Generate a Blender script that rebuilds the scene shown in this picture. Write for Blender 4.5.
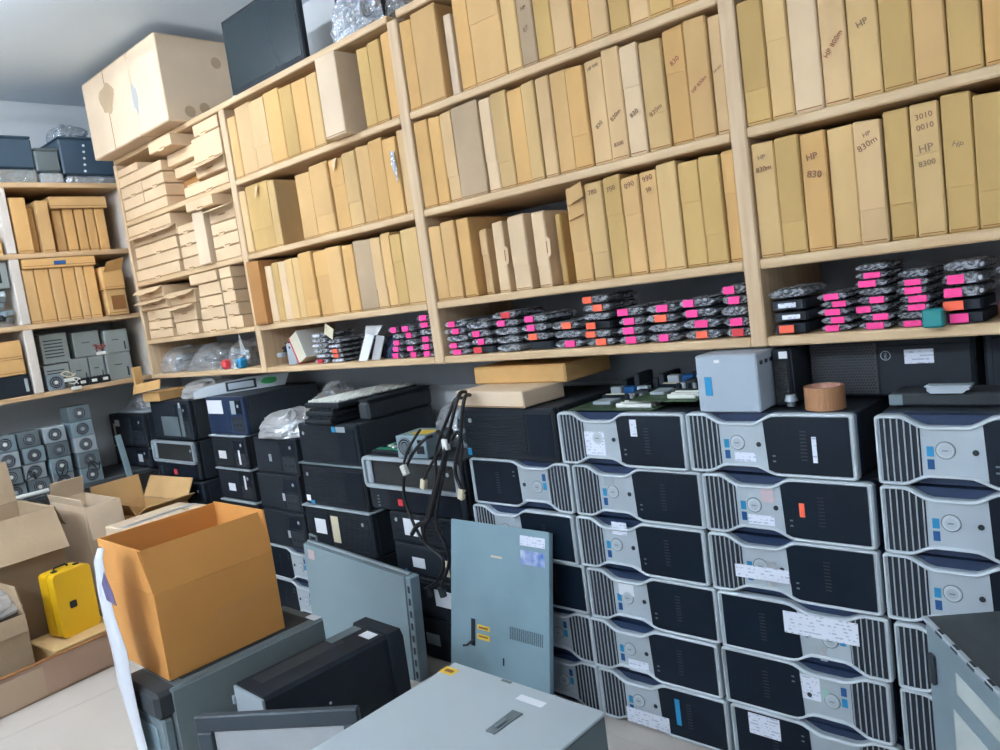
import bpy, math, random
from mathutils import Vector, Matrix
import numpy as np

scene = bpy.context.scene
for o in list(bpy.data.objects):
    bpy.data.objects.remove(o)
COL = scene.collection

# ------------------------------------------------------------------ camera
CAM_H = 1.39
FPX = 780.0
YAW, PITCH, ROLL = math.radians(43.095), math.radians(6.164), math.radians(-7.768)
_f = Vector((-math.sin(YAW)*math.cos(PITCH), math.cos(YAW)*math.cos(PITCH), -math.sin(PITCH)))
_r = Vector((math.cos(YAW), math.sin(YAW), 0))
_u = _r.cross(_f)
RT = math.cos(ROLL)*_r + math.sin(ROLL)*_u
UP = -math.sin(ROLL)*_r + math.cos(ROLL)*_u
cd = bpy.data.cameras.new('camera')
cd.sensor_width = 36
cd.lens = FPX/1000*36
cd.clip_start = 0.05
cam = bpy.data.objects.new('camera', cd)
cam.matrix_world = Matrix(((RT.x, UP.x, -_f.x, 0), (RT.y, UP.y, -_f.y, 0), (RT.z, UP.z, -_f.z, CAM_H), (0, 0, 0, 1)))
COL.objects.link(cam)
scene.camera = cam

def ray(px, py):
    return _f + RT*((px-500)/FPX) - UP*((py-375)/FPX)
def at_y(px, py, Y):
    d = ray(px, py); p = d*(Y/d.y); p.z += CAM_H; return p
def at_x(px, py, X):
    d = ray(px, py); p = d*(X/d.x); p.z += CAM_H; return p
def at_z(px, py, Z):
    d = ray(px, py); p = d*((Z-CAM_H)/d.z); p.z += CAM_H; return p
def xw(px, Y, Z):
    """world X of the point at depth Y and height Z that lies in picture column px"""
    k = (px-500)/FPX
    a = RT - _f*k
    return -(a.y*Y + a.z*(Z-CAM_H))/a.x

# ------------------------------------------------------------------ world and exposure
w = bpy.data.worlds.new('world'); scene.world = w
w.use_nodes = True
w.node_tree.nodes['Background'].inputs[0].default_value = (0.75, 0.86, 1.0, 1)
w.node_tree.nodes['Background'].inputs[1].default_value = 0.25
vs = scene.view_settings
vs.view_transform = 'Standard'
vs.look = 'None'
vs.exposure = EXPOSURE = 1.64
vs.gamma = 1.0
vs.use_curve_mapping = False
TUBE_POWER = 46.0
# unseen ceiling tubes (x, y, strength factor); all but the first added as fill
TUBES = [(-3.6, 0.62, 0.84), (-2.2, -1.9, 2.1), (0.2, -2.0, 1.35), (-4.2, -1.5, 0.6)]

# ------------------------------------------------------------------ helpers
def lin(c):
    c = c/255.0
    return c/12.92 if c <= 0.04045 else ((c+0.055)/1.055)**2.4
def srgb(r, g, b):
    return (lin(r), lin(g), lin(b), 1)

MATS = {}
def mat(name, col, rough=0.6, metal=0.0, noise=0.0, nscale=8.0, bump=0.0, bscale=60.0, spec=0.5, rnd=0.0,
        stretch=None, emit=0.0, alpha=1.0, col2=None, coat=0.0, trans=0.0):
    if name in MATS:
        return MATS[name]
    m = bpy.data.materials.new(name); m.use_nodes = True
    nt = m.node_tree; N = nt.nodes; L = nt.links
    b = N['Principled BSDF']
    b.inputs['Roughness'].default_value = rough
    b.inputs['Metallic'].default_value = metal
    b.inputs['Specular IOR Level'].default_value = spec
    b.inputs['Coat Weight'].default_value = coat
    b.inputs['Transmission Weight'].default_value = trans
    b.inputs['Alpha'].default_value = alpha
    c = srgb(*col)
    b.inputs['Base Color'].default_value = c
    tc = N.new('ShaderNodeTexCoord')
    src = tc.outputs['Object']
    if stretch:
        mp = N.new('ShaderNodeMapping'); mp.inputs['Scale'].default_value = stretch
        L.new(src, mp.inputs['Vector']); src = mp.outputs['Vector']
    last = None
    if noise > 0:
        nz = N.new('ShaderNodeTexNoise'); nz.inputs['Scale'].default_value = nscale
        nz.inputs['Detail'].default_value = 5
        oi = N.new('ShaderNodeObjectInfo')
        add = N.new('ShaderNodeVectorMath'); add.operation = 'ADD'
        L.new(src, add.inputs[0]); L.new(oi.outputs['Location'], add.inputs[1])
        L.new(add.outputs[0], nz.inputs['Vector'])
        mx = N.new('ShaderNodeMix'); mx.data_type = 'RGBA'
        d = srgb(*col2) if col2 else tuple(v*(1-noise) for v in c[:3])+(1,)
        mr = N.new('ShaderNodeMapRange'); mr.inputs['From Min'].default_value = 0.35; mr.inputs['From Max'].default_value = 0.68
        L.new(nz.outputs['Fac'], mr.inputs['Value'])
        L.new(mr.outputs['Result'], mx.inputs['Factor'])
        mx.inputs['A'].default_value = c; mx.inputs['B'].default_value = d
        last = mx.outputs['Result']
    if rnd > 0:
        oi2 = N.new('ShaderNodeObjectInfo')
        hs = N.new('ShaderNodeHueSaturation')
        mr2 = N.new('ShaderNodeMapRange'); mr2.inputs['To Min'].default_value = 1-rnd; mr2.inputs['To Max'].default_value = 1+rnd
        L.new(oi2.outputs['Random'], mr2.inputs['Value']); L.new(mr2.outputs['Result'], hs.inputs['Value'])
        if last: L.new(last, hs.inputs['Color'])
        else: hs.inputs['Color'].default_value = c
        last = hs.outputs['Color']
    if last: L.new(last, b.inputs['Base Color'])
    if bump > 0:
        n2 = N.new('ShaderNodeTexNoise'); n2.inputs['Scale'].default_value = bscale; n2.inputs['Detail'].default_value = 4
        bp = N.new('ShaderNodeBump'); bp.inputs['Strength'].default_value = bump; bp.inputs['Distance'].default_value = 0.01
        L.new(src, n2.inputs['Vector']); L.new(n2.outputs['Fac'], bp.inputs['Height']); L.new(bp.outputs['Normal'], b.inputs['Normal'])
    if emit > 0:
        b.inputs['Emission Color'].default_value = c
        b.inputs['Emission Strength'].default_value = emit
    MATS[name] = m
    return m

def film(name, col, clear=0.6, rough=0.12, bump=0.8, bscale=25, gloss=(0.9, 0.93, 0.96)):
    """thin crinkled plastic film: part see-through, part shiny"""
    if name in MATS: return MATS[name]
    m = bpy.data.materials.new(name); m.use_nodes = True
    nt = m.node_tree; N = nt.nodes; L = nt.links
    N.remove(N['Principled BSDF'])
    out = N['Material Output']
    tr = N.new('ShaderNodeBsdfTransparent')
    gl = N.new('ShaderNodeBsdfGlossy'); gl.inputs['Roughness'].default_value = rough; gl.inputs['Color'].default_value = (*gloss, 1)
    df = N.new('ShaderNodeBsdfDiffuse'); df.inputs['Color'].default_value = srgb(*col)
    tc = N.new('ShaderNodeTexCoord')
    nz = N.new('ShaderNodeTexNoise'); nz.inputs['Scale'].default_value = bscale; nz.inputs['Detail'].default_value = 3
    L.new(tc.outputs['Object'], nz.inputs['Vector'])
    bp = N.new('ShaderNodeBump'); bp.inputs['Strength'].default_value = bump; bp.inputs['Distance'].default_value = 0.02
    L.new(nz.outputs['Fac'], bp.inputs['Height'])
    L.new(bp.outputs['Normal'], gl.inputs['Normal']); L.new(bp.outputs['Normal'], df.inputs['Normal'])
    m1 = N.new('ShaderNodeMixShader'); m1.inputs[0].default_value = 0.5
    L.new(df.outputs[0], m1.inputs[1]); L.new(gl.outputs[0], m1.inputs[2])
    m2 = N.new('ShaderNodeMixShader'); m2.inputs[0].default_value = clear
    L.new(m1.outputs[0], m2.inputs[1]); L.new(tr.outputs[0], m2.inputs[2])
    L.new(m2.outputs[0], out.inputs['Surface'])
    MATS[name] = m
    return m

def antistatic(name):
    """shiny anti-static film: crinkle highlights painted as bright streaks over a see-through base"""
    m = bpy.data.materials.new(name); m.use_nodes = True
    nt = m.node_tree; N = nt.nodes; L = nt.links
    b = N['Principled BSDF']; out = N['Material Output']
    b.inputs['Base Color'].default_value = srgb(226, 232, 240); b.inputs['Roughness'].default_value = .28; b.inputs['Metallic'].default_value = .15
    tc = N.new('ShaderNodeTexCoord'); oi = N.new('ShaderNodeObjectInfo')
    ad = N.new('ShaderNodeVectorMath'); ad.operation = 'ADD'; L.new(tc.outputs['Object'], ad.inputs[0]); L.new(oi.outputs['Location'], ad.inputs[1])
    mp = N.new('ShaderNodeMapping'); mp.inputs['Scale'].default_value = (2.4, 1.6, 1.1); L.new(ad.outputs[0], mp.inputs['Vector'])
    nz = N.new('ShaderNodeTexNoise'); nz.inputs['Scale'].default_value = 1.6; nz.inputs['Detail'].default_value = 6; nz.inputs['Roughness'].default_value = .7; nz.inputs['Distortion'].default_value = 1.2
    L.new(mp.outputs[0], nz.inputs['Vector'])
    mr = N.new('ShaderNodeMapRange'); mr.inputs['From Min'].default_value = .44; mr.inputs['From Max'].default_value = .60  # noise paints the crinkle highlights as opaque bright streaks
    mr.inputs['To Min'].default_value = .16; mr.inputs['To Max'].default_value = .95
    L.new(nz.outputs['Fac'], mr.inputs['Value'])
    bp = N.new('ShaderNodeBump'); bp.inputs['Strength'].default_value = .9; bp.inputs['Distance'].default_value = .02
    L.new(nz.outputs['Fac'], bp.inputs['Height']); L.new(bp.outputs[0], b.inputs['Normal'])
    tr = N.new('ShaderNodeBsdfTransparent'); mx = N.new('ShaderNodeMixShader')
    L.new(mr.outputs['Result'], mx.inputs[0]); L.new(tr.outputs[0], mx.inputs[1]); L.new(b.outputs[0], mx.inputs[2]); L.new(mx.outputs[0], out.inputs['Surface'])
    MATS[name] = m
    return m

def printed(name, base, ink, rows=60.0, cover=0.45, axis='z', wscale=90.0):
    """paper with unreadable small print: broken lines"""
    if name in MATS: return MATS[name]
    m = bpy.data.materials.new(name); m.use_nodes = True
    nt = m.node_tree; N = nt.nodes; L = nt.links
    b = N['Principled BSDF']; b.inputs['Roughness'].default_value = 0.55
    tc = N.new('ShaderNodeTexCoord'); sp = N.new('ShaderNodeSeparateXYZ'); L.new(tc.outputs['Object'], sp.inputs[0])
    mu = N.new('ShaderNodeMath'); mu.operation = 'MULTIPLY'; mu.inputs[1].default_value = rows*2*math.pi
    L.new(sp.outputs[{'x': 0, 'y': 1, 'z': 2}[axis]], mu.inputs[0])
    sn = N.new('ShaderNodeMath'); sn.operation = 'SINE'; L.new(mu.outputs[0], sn.inputs[0])
    gt = N.new('ShaderNodeMath'); gt.operation = 'GREATER_THAN'; gt.inputs[1].default_value = 0.3; L.new(sn.outputs[0], gt.inputs[0])
    nz = N.new('ShaderNodeTexNoise'); nz.inputs['Scale'].default_value = wscale; L.new(tc.outputs['Object'], nz.inputs['Vector'])
    g2 = N.new('ShaderNodeMath'); g2.operation = 'GREATER_THAN'; g2.inputs[1].default_value = 1-cover; L.new(nz.outputs['Fac'], g2.inputs[0])
    m3 = N.new('ShaderNodeMath'); m3.operation = 'MULTIPLY'; L.new(gt.outputs[0], m3.inputs[0]); L.new(g2.outputs[0], m3.inputs[1])
    mx = N.new('ShaderNodeMix'); mx.data_type = 'RGBA'; mx.inputs['A'].default_value = srgb(*base); mx.inputs['B'].default_value = srgb(*ink)
    L.new(m3.outputs[0], mx.inputs['Factor']); L.new(mx.outputs['Result'], b.inputs['Base Color'])
    MATS[name] = m
    return m

def wood(name, c1, c2, axis_scale=(1, 14, 14), rough=0.6):
    if name in MATS: return MATS[name]
    return mat(name, c1, rough=rough, noise=1.0, nscale=3.5, col2=c2, stretch=axis_scale, bump=0.12, bscale=20)

class MB:
    """collects faces of one mesh"""
    def __init__(s): s.v = []; s.f = []; s.m = []; s.sm = []
    def add(s, vs, fs, m=0, smooth=False):
        o = len(s.v); s.v += [tuple(p) for p in vs]
        for f in fs:
            s.f.append([i+o for i in f]); s.m.append(m); s.sm.append(smooth)
        return s
    def box(s, x0, x1, y0, y1, z0, z1, m=0, b=0.0):
        if x0 > x1: x0, x1 = x1, x0
        if y0 > y1: y0, y1 = y1, y0
        if z0 > z1: z0, z1 = z1, z0
        if b <= 0:
            vs = [(x, y, z) for x in (x0, x1) for y in (y0, y1) for z in (z0, z1)]
            return s.add(vs, [(0, 1, 3, 2), (4, 6, 7, 5), (0, 4, 5, 1), (2, 3, 7, 6), (0, 2, 6, 4), (1, 5, 7, 3)], m)
        b = min(b, (x1-x0)*.45, (y1-y0)*.45, (z1-z0)*.45)
        vs = []; idx = {}
        for i, (X, sx) in enumerate(((x0, 1), (x1, -1))):
            for j, (Y, sy) in enumerate(((y0, 1), (y1, -1))):
                for k, (Z, sz) in enumerate(((z0, 1), (z1, -1))):
                    for a in range(3):
                        p = [X+sx*b, Y+sy*b, Z+sz*b]; p[a] = (X, Y, Z)[a]
                        idx[(i, j, k, a)] = len(vs); vs.append(tuple(p))
        fs = []
        for a in range(3):
            o1, o2 = (a+1) % 3, (a+2) % 3
            for q in range(2):
                c = []
                for (u, w_) in ((0, 0), (1, 0), (1, 1), (0, 1)):
                    t = [0, 0, 0]; t[a] = q; t[o1] = u; t[o2] = w_
                    c.append(idx[(*t, a)])
                fs.append(c if q else c[::-1])
        for a in range(3):      # edges along axis a
            o1, o2 = (a+1) % 3, (a+2) % 3
            for u in range(2):
                for w_ in range(2):
                    t0 = [0, 0, 0]; t0[o1] = u; t0[o2] = w_
                    t1 = list(t0); t1[a] = 1
                    c = [idx[(*t0, o1)], idx[(*t1, o1)], idx[(*t1, o2)], idx[(*t0, o2)]]
                    fs.append(c if (u ^ w_) else c[::-1])
        for i in range(2):
            for j in range(2):
                for k in range(2):
                    c = [idx[(i, j, k, 0)], idx[(i, j, k, 1)], idx[(i, j, k, 2)]]
                    fs.append(c if (i+j+k) % 2 else c[::-1])
        return s.add(vs, fs, m)
    def prism(s, poly, y0, y1, m=0, axis='y', smooth=False):
        """poly: list of (a, b); extruded along axis from y0 to y1"""
        def P(a, b, c):
            return {'y': (a, c, b), 'x': (c, a, b), 'z': (a, b, c)}[axis]
        n = len(poly)
        vs = [P(a, b, y0) for a, b in poly]+[P(a, b, y1) for a, b in poly]
        fs = [list(range(n)), list(range(2*n-1, n-1, -1))]
        fs += [(i, i+n, (i+1) % n+n, (i+1) % n) for i in range(n)]
        return s.add(vs, fs, m, smooth)
    def ring(s, outer, inner, y0, y1, m=0):
        """frame between two closed outlines with the same count, in the xz plane"""
        n = len(outer)
        vs = [(a, y0, b) for a, b in outer]+[(a, y0, b) for a, b in inner]+[(a, y1, b) for a, b in outer]+[(a, y1, b) for a, b in inner]
        fs = []
        for i in range(n):
            j = (i+1) % n
            fs += [(i, j, n+j, n+i), (2*n+i, 3*n+i, 3*n+j, 2*n+j), (i, 2*n+i, 2*n+j, j), (n+i, n+j, 3*n+j, 3*n+i)]
        return s.add(vs, fs, m)
    def cyl(s, c, axis, r, h, n=20, m=0, r2=None, smooth=True):
        c = Vector(c); a = Vector(axis).normalized()
        t = Vector((0, 0, 1)) if abs(a.z) < .9 else Vector((1, 0, 0))
        u = a.cross(t).normalized(); v = a.cross(u)
        r2 = r if r2 is None else r2
        vs = [c+(u*math.cos(2*math.pi*i/n)+v*math.sin(2*math.pi*i/n))*r for i in range(n)]
        vs += [c+a*h+(u*math.cos(2*math.pi*i/n)+v*math.sin(2*math.pi*i/n))*r2 for i in range(n)]
        s.add(vs, [list(range(n))[::-1], list(range(n, 2*n))], m)
        return s.add(vs, [(i, (i+1) % n, (i+1) % n+n, i+n) for i in range(n)], m, smooth)
    def tube(s, pts, r, n=8, m=0):
        pts = [Vector(p) for p in pts]
        vs = []; prev = None
        for i, p in enumerate(pts):
            d = (pts[min(i+1, len(pts)-1)]-pts[max(i-1, 0)])
            d = d.normalized() if d.length > 1e-9 else Vector((0, 0, 1))
            if prev is None:
                t = Vector((0, 0, 1)) if abs(d.z) < .9 else Vector((1, 0, 0))
                u = d.cross(t).normalized()
            else:
                u = (prev-d*prev.dot(d)); u = u.normalized() if u.length > 1e-6 else d.orthogonal().normalized()
            prev = u; v = d.cross(u)
            vs += [p+(u*math.cos(2*math.pi*k/n)+v*math.sin(2*math.pi*k/n))*r for k in range(n)]
        fs = [(i*n+k, i*n+(k+1) % n, (i+1)*n+(k+1) % n, (i+1)*n+k) for i in range(len(pts)-1) for k in range(n)]
        s.add(vs, fs, m, True)
        return s.add([vs[i] for i in range(n)]+[vs[-n+i] for i in range(n)], [list(range(n))[::-1], list(range(n, 2*n))], m)
    def sheet(s, pts, th, m=0):
        """thin panel from a planar 3D polygon, thickened along its normal"""
        P = [Vector(p) for p in pts]
        nr = Vector((0, 0, 0))
        for i in range(len(P)): nr += (P[i]-P[0]).cross(P[(i+1) % len(P)]-P[0])
        nr.normalize()
        n = len(P)
        vs = P+[p-nr*th for p in P]
        fs = [list(range(n)), list(range(2*n-1, n-1, -1))]+[(i, i+n, (i+1) % n+n, (i+1) % n) for i in range(n)]
        return s.add(vs, fs, m)
    def mesh(s, name, mats):
        me = bpy.data.meshes.new(name)
        me.from_pydata(s.v, [], s.f)
        for q in (mats if isinstance(mats, (list, tuple)) else [mats]): me.materials.append(q)
        me.polygons.foreach_set('material_index', s.m)
        me.polygons.foreach_set('use_smooth', s.sm)
        me.update()
        return me
    def build(s, name, mats, parent=None, loc=(0, 0, 0), rot=(0, 0, 0)):
        return link(name, s.mesh(name, mats), parent, loc, rot)

def link(name, me, parent=None, loc=(0, 0, 0), rot=(0, 0, 0), scale=None):
    o = bpy.data.objects.new(name, me); COL.objects.link(o)
    o.location = loc; o.rotation_euler = rot
    if scale: o.scale = scale
    if parent: o.parent = parent
    return o
def tag(o, label, cat, group=None):
    o['label'] = label; o['category'] = cat
    if group: o['group'] = group
    return o
def thing(name, label, cat, loc=(0, 0, 0), rot=(0, 0, 0), group=None):
    o = bpy.data.objects.new(name, None); COL.objects.link(o)
    o.empty_display_size = 0.05
    o.location = loc; o.rotation_euler = rot
    return tag(o, label, cat, group)
def struct(name, mb, mats, parent=None):
    o = mb.build(name, mats, parent); o['kind'] = 'structure'; return o
def rb(name, d, m, parent=None, b=0.003, loc=(0, 0, 0), rot=(0, 0, 0)):
    """one bevelled box part; d = x0,x1,y0,y1,z0,z1"""
    return MB().box(*d, b=b).build(name, m, parent, loc, rot)
def copy_tree(o, parent=None, keep=()):
    c = o.copy(); COL.objects.link(c); c.parent = parent
    for ch in o.children: copy_tree(ch, c)
    return c

ORD = ['zeroth', 'first', 'second', 'third', 'fourth', 'fifth', 'sixth', 'seventh', 'eighth', 'ninth', 'tenth', 'eleventh',
       'twelfth', 'thirteenth', 'fourteenth', 'fifteenth', 'sixteenth', 'seventeenth', 'eighteenth', 'nineteenth', 'twentieth']
def smooth(a, b, x):
    t = min(1, max(0, (x-a)/(b-a))); return t*t*(3-2*t)
def inset(poly, d):
    n = len(poly); out = []
    for i in range(n):
        p0, p1, p2 = Vector(poly[i-1]), Vector(poly[i]), Vector(poly[(i+1) % n])
        a = (p1-p0).normalized(); b = (p2-p1).normalized()
        n1 = Vector((-a.y, a.x)); n2 = Vector((-b.y, b.x)); nn = (n1+n2)
        nn = nn.normalized() if nn.length > 1e-6 else n1
        k = d/max(.5, nn.dot(n1))
        out.append((p1.x+nn.x*k, p1.y+nn.y*k))
    return out
def rrect(x0, x1, z0, z1, r, n=4):
    out = []
    for cx, cz, a0 in ((x1-r, z0+r, -90), (x1-r, z1-r, 0), (x0+r, z1-r, 90), (x0+r, z0+r, 180)):
        for i in range(n+1):
            a = math.radians(a0+90*i/n); out.append((cx+r*math.cos(a), cz+r*math.sin(a)))
    return out

TXT = {}
def text_mesh(s, size, m, ext=0.0004):
    key = (s, size, m.name)
    if key not in TXT:
        cu = bpy.data.curves.new('lettering', 'FONT'); cu.body = s; cu.size = size; cu.extrude = ext; cu.align_x = 'CENTER'; cu.align_y = 'CENTER'
        cu.resolution_u = 2
        cu.space_line = 0.85
        o = bpy.data.objects.new('lettering', cu); COL.objects.link(o)
        dg = bpy.context.evaluated_depsgraph_get()
        me = bpy.data.meshes.new_from_object(o.evaluated_get(dg))
        me.materials.clear(); me.materials.append(m)
        bpy.data.objects.remove(o)
        TXT[key] = me
    return TXT[key]
def letter(s, size, m, parent, loc, tilt=0.0, face='-y', name='handwriting'):
    me = text_mesh(s, size, m)
    rot = {'-y': (math.pi/2, 0, 0), '+x': (math.pi/2, 0, math.pi/2), '+z': (0, 0, 0)}[face]
    R_ = Matrix.Rotation(rot[2], 4, 'Z') @ Matrix.Rotation(rot[0], 4, 'X') @ Matrix.Rotation(tilt, 4, 'Z')
    return link(name, me, parent, loc, R_.to_euler())

def crumple(name, sx, sy, sz, seed, m, parent=None, loc=(0, 0, 0), rot=(0, 0, 0), n=14, rough=0.25, flat=True):
    """crumpled soft heap: a dome-shaped sack with creases, standing on z=0"""
    r = random.Random(seed); mb = MB(); vs = []; fs = []
    k = n
    ph = [(r.uniform(2, 7), r.uniform(2, 7), r.uniform(0, 6.28)) for _ in range(6)]
    def noise(a, b):
        return sum(math.sin(p*a+q*b+c) for p, q, c in ph)/6
    for j in range(k+1):
        t = j/k
        for i in range(2*k):
            a = 2*math.pi*i/(2*k)
            rr = math.sin(math.pi*(0.04+0.96*min(1, t*1.0)) / 1.0) if False else (math.cos((t)*math.pi/2)**0.55)
            z = math.sin(t*math.pi/2)
            q = 1+rough*noise(math.cos(a)*1.2+t, math.sin(a)*1.2)+r.uniform(-.06, .06)
            e = abs(math.cos(a))**.7*math.copysign(1, math.cos(a)), abs(math.sin(a))**.7*math.copysign(1, math.sin(a))
            vs.append((e[0]*rr*q*sx/2, e[1]*rr*q*sy/2, max(0.0, z*(1+rough*noise(3*math.cos(a)+1, 3*math.sin(a)))*sz)))
    for j in range(k):
        for i in range(2*k):
            fs.append((j*2*k+i, j*2*k+(i+1) % (2*k), (j+1)*2*k+(i+1) % (2*k), (j+1)*2*k+i))
    fs.append(list(range(2*k))[::-1])
    mb.add(vs, fs, 0, not flat)
    return mb.build(name, m, parent, loc, rot)

# ------------------------------------------------------------------ materials
CARDS = [mat('cardboard_%s' % n, c, rough=0.85, noise=0.16, nscale=5, bump=0.08, bscale=90, rnd=0.07, stretch=(1, 1, .5), spec=.2)
         for n, c in (('tan', (212, 173, 119)), ('buff', (212, 178, 125)), ('honey', (214, 171, 112)), ('olive', (200, 166, 108)), ('pinkish', (214, 180, 134)))]
CARD_PALE = mat('cardboard_pale', (220, 192, 156), rough=0.8, noise=0.1, nscale=6, bump=0.05, rnd=0.05, spec=.2)
CARD_GREY = mat('cardboard_grey', (186, 162, 132), rough=0.85, noise=0.18, nscale=4, bump=0.08, rnd=0.05, spec=.2)
CARD_BROWN = mat('cardboard_brown', (178, 128, 78), rough=0.8, noise=0.2, nscale=4, bump=0.08, spec=.2)
CARD_DARK = mat('cardboard_dark', (150, 104, 62), rough=0.85, noise=0.2, nscale=4, bump=0.08, spec=.2)
CARD_CREAM = mat('cardboard_cream', (222, 200, 172), rough=0.8, noise=0.12, nscale=4, bump=0.06, spec=.2)
INK = mat('marker_ink', (120, 84, 66), rough=0.7)
INK_RED = mat('marker_ink_red', (150, 78, 62), rough=0.7)
INK_GREY = mat('marker_ink_grey', (128, 108, 86), rough=0.7)
PLY = wood('plywood', (214, 186, 148), (196, 164, 124))
PLY_V = wood('plywood_upright', (212, 186, 152), (196, 166, 130), axis_scale=(14, 14, 1))
BACKP = mat('painted_back_panel', (158, 164, 172), rough=0.8, noise=0.12, nscale=3)
WALL = mat('wall_paint', (206, 212, 216), rough=0.9, noise=0.07, nscale=2.5, bump=0.05, bscale=40)
CEIL = mat('ceiling_paint', (218, 232, 244), rough=0.95, noise=0.05, nscale=1.5)
TILE = mat('floor_tile', (204, 196, 186), rough=0.35, noise=0.08, nscale=3)
GROUT = mat('grout', (168, 160, 150), rough=0.9)
BLACK = mat('black_plastic', (30, 38, 47), rough=0.6, spec=.3, noise=0.25, nscale=9, bump=0.04, bscale=220, rnd=.15)
BLACK2 = mat('black_plastic_dusty', (46, 53, 58), rough=0.65, noise=0.35, nscale=5, bump=0.05, bscale=200, rnd=.15)
CHARC = mat('charcoal_steel', (46, 54, 62), rough=0.55, metal=0.2, noise=0.3, nscale=6)
NAVY = mat('navy_plastic', (30, 50, 82), rough=0.35, noise=0.2, nscale=5)
NAVYB = mat('navy_panel', (12, 26, 40), rough=0.45, spec=.25, noise=0.3, nscale=7)
SILV = mat('silver_plastic', (176, 188, 196), rough=0.42, metal=0.1, noise=0.1, nscale=7, rnd=.05)
SILVR = mat('silver_rim', (192, 202, 208), rough=0.4, metal=0.1, noise=0.08, nscale=9, rnd=.05)
DARKGR = mat('dark_grille', (24, 34, 46), rough=0.7)
STEEL = mat('galvanised_steel', (142, 164, 174), rough=0.45, metal=0.25, noise=0.16, nscale=5, bump=0.03, bscale=120, rnd=.04)
STEELD = mat('dull_steel', (118, 134, 140), rough=0.6, metal=0.2, noise=0.3, nscale=4, bump=0.04)
STEELL = mat('pale_steel', (170, 182, 190), rough=0.5, metal=0.15, noise=0.12, nscale=3, rnd=.04)
GREYP = mat('grey_case_paint', (104, 116, 120), rough=0.6, noise=0.2, nscale=4, bump=0.03)
PAPER = mat('white_paper', (226, 230, 236), rough=0.7, noise=0.05)
PRINT = printed('printed_label', (222, 228, 240), (176, 184, 202), rows=110)
CYAN = mat('cyan_sticker', (36, 140, 190), rough=0.35)
CYAN2 = mat('blue_sticker', (22, 84, 140), rough=0.35)
PINK = mat('pink_sticker', (255, 66, 150), rough=0.6, rnd=.06)
ORANGE = mat('orange_sticker', (250, 104, 72), rough=0.6, rnd=.06)
RED = mat('red_sticker', (214, 58, 66), rough=0.5)
YELLOW = mat('yellow_sticker', (226, 190, 70), rough=0.5)
TEAL = mat('teal_plastic', (20, 130, 130), rough=0.5)
GREEN = mat('green_tape', (46, 168, 92), rough=0.5)
PCB = mat('circuit_board', (74, 98, 66), rough=0.5, noise=0.5, nscale=60, col2=(38, 60, 50))
PCBG = mat('circuit_board_green', (24, 130, 96), rough=0.45, noise=0.4, nscale=60)
WHITEP = mat('white_plastic', (224, 226, 220), rough=0.45)
CREAMP = mat('cream_connector', (214, 204, 176), rough=0.5)
BAG = antistatic('antistatic_bag')
CLEAR = film('clear_bag', (208, 216, 222), clear=0.55, rough=0.1, bump=1.0, bscale=22)
BUBBLE = film('bubble_wrap', (176, 186, 198), clear=0.25, rough=0.12, bump=1.0, bscale=38)
CLOUDY = film('cloudy_plastic', (206, 210, 214), clear=0.25, rough=0.3, bump=.7, bscale=12)
CABLE = mat('black_cable', (26, 28, 32), rough=0.45)

# ------------------------------------------------------------------ the room
WX, WY, CZ = -5.15, 2.38, 2.86
RX, RY = 2.4, -2.6
def face(pts):
    return MB().add(pts, [tuple(range(len(pts)))])
t = 0.1
fl = struct('floor', MB().box(WX-t, RX+t, RY-t, WY+t, -0.1, -0.003), GROUT)
# tiles that show in the picture are pieces of their own; alike tiles share one mesh
TS = 0.60
tile_me = MB().box(0.001, TS-0.001, 0.001, TS-0.001, -0.003, 0.0, b=0.0012).mesh('tile', TILE)
for i in range(int((RX-WX)/TS)+1):
    for j in range(int((WY-RY)/TS)+1):
        x, y = WX+i*TS, WY-(j+1)*TS
        if x+TS <= RX+.01 and y >= RY-.01:
            link('tile', tile_me, fl, (x, y, 0))
struct('ceiling', MB().box(WX-t, RX+t, RY-t, WY+t, CZ, CZ+0.1), CEIL)
struct('wall_back', MB().box(WX-t, RX+t, WY, WY+t, 0, CZ), WALL)
struct('wall_left', MB().box(WX-t, WX, RY-t, WY, 0, CZ), WALL)
struct('wall_right', MB().box(RX, RX+t, RY-t, WY, 0, CZ), WALL)
struct('wall_front', MB().box(WX, RX, RY-t, RY, 0, CZ), WALL)

TUBE = mat('lit_tube', (240, 246, 255), emit=TUBE_POWER)
for i, (x, y, k) in enumerate(TUBES):
    m = mat('lit_tube_%d' % i, (238, 245, 255), emit=TUBE_POWER*k)
    r = thing('unseen_tube_lamp', 'unseen white ceiling batten lamp, %s along the ceiling from the left wall' % ORD[i+1], 'lamp', (x, y, CZ-0.11), group='ceiling lamps')
    rb('housing', (-.62, .62, -.03, .03, .06, .11), WHITEP, r, .006)
    for s in (-1, 1):
        rb('end_cap', (s*.60-.018, s*.60+.018, -.022, .022, -.01, .06), WHITEP, r, .005)
    MB().cyl((-.585, 0, .015), (1, 0, 0), .02, 1.17, 16).build('tube', m, r)

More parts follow.
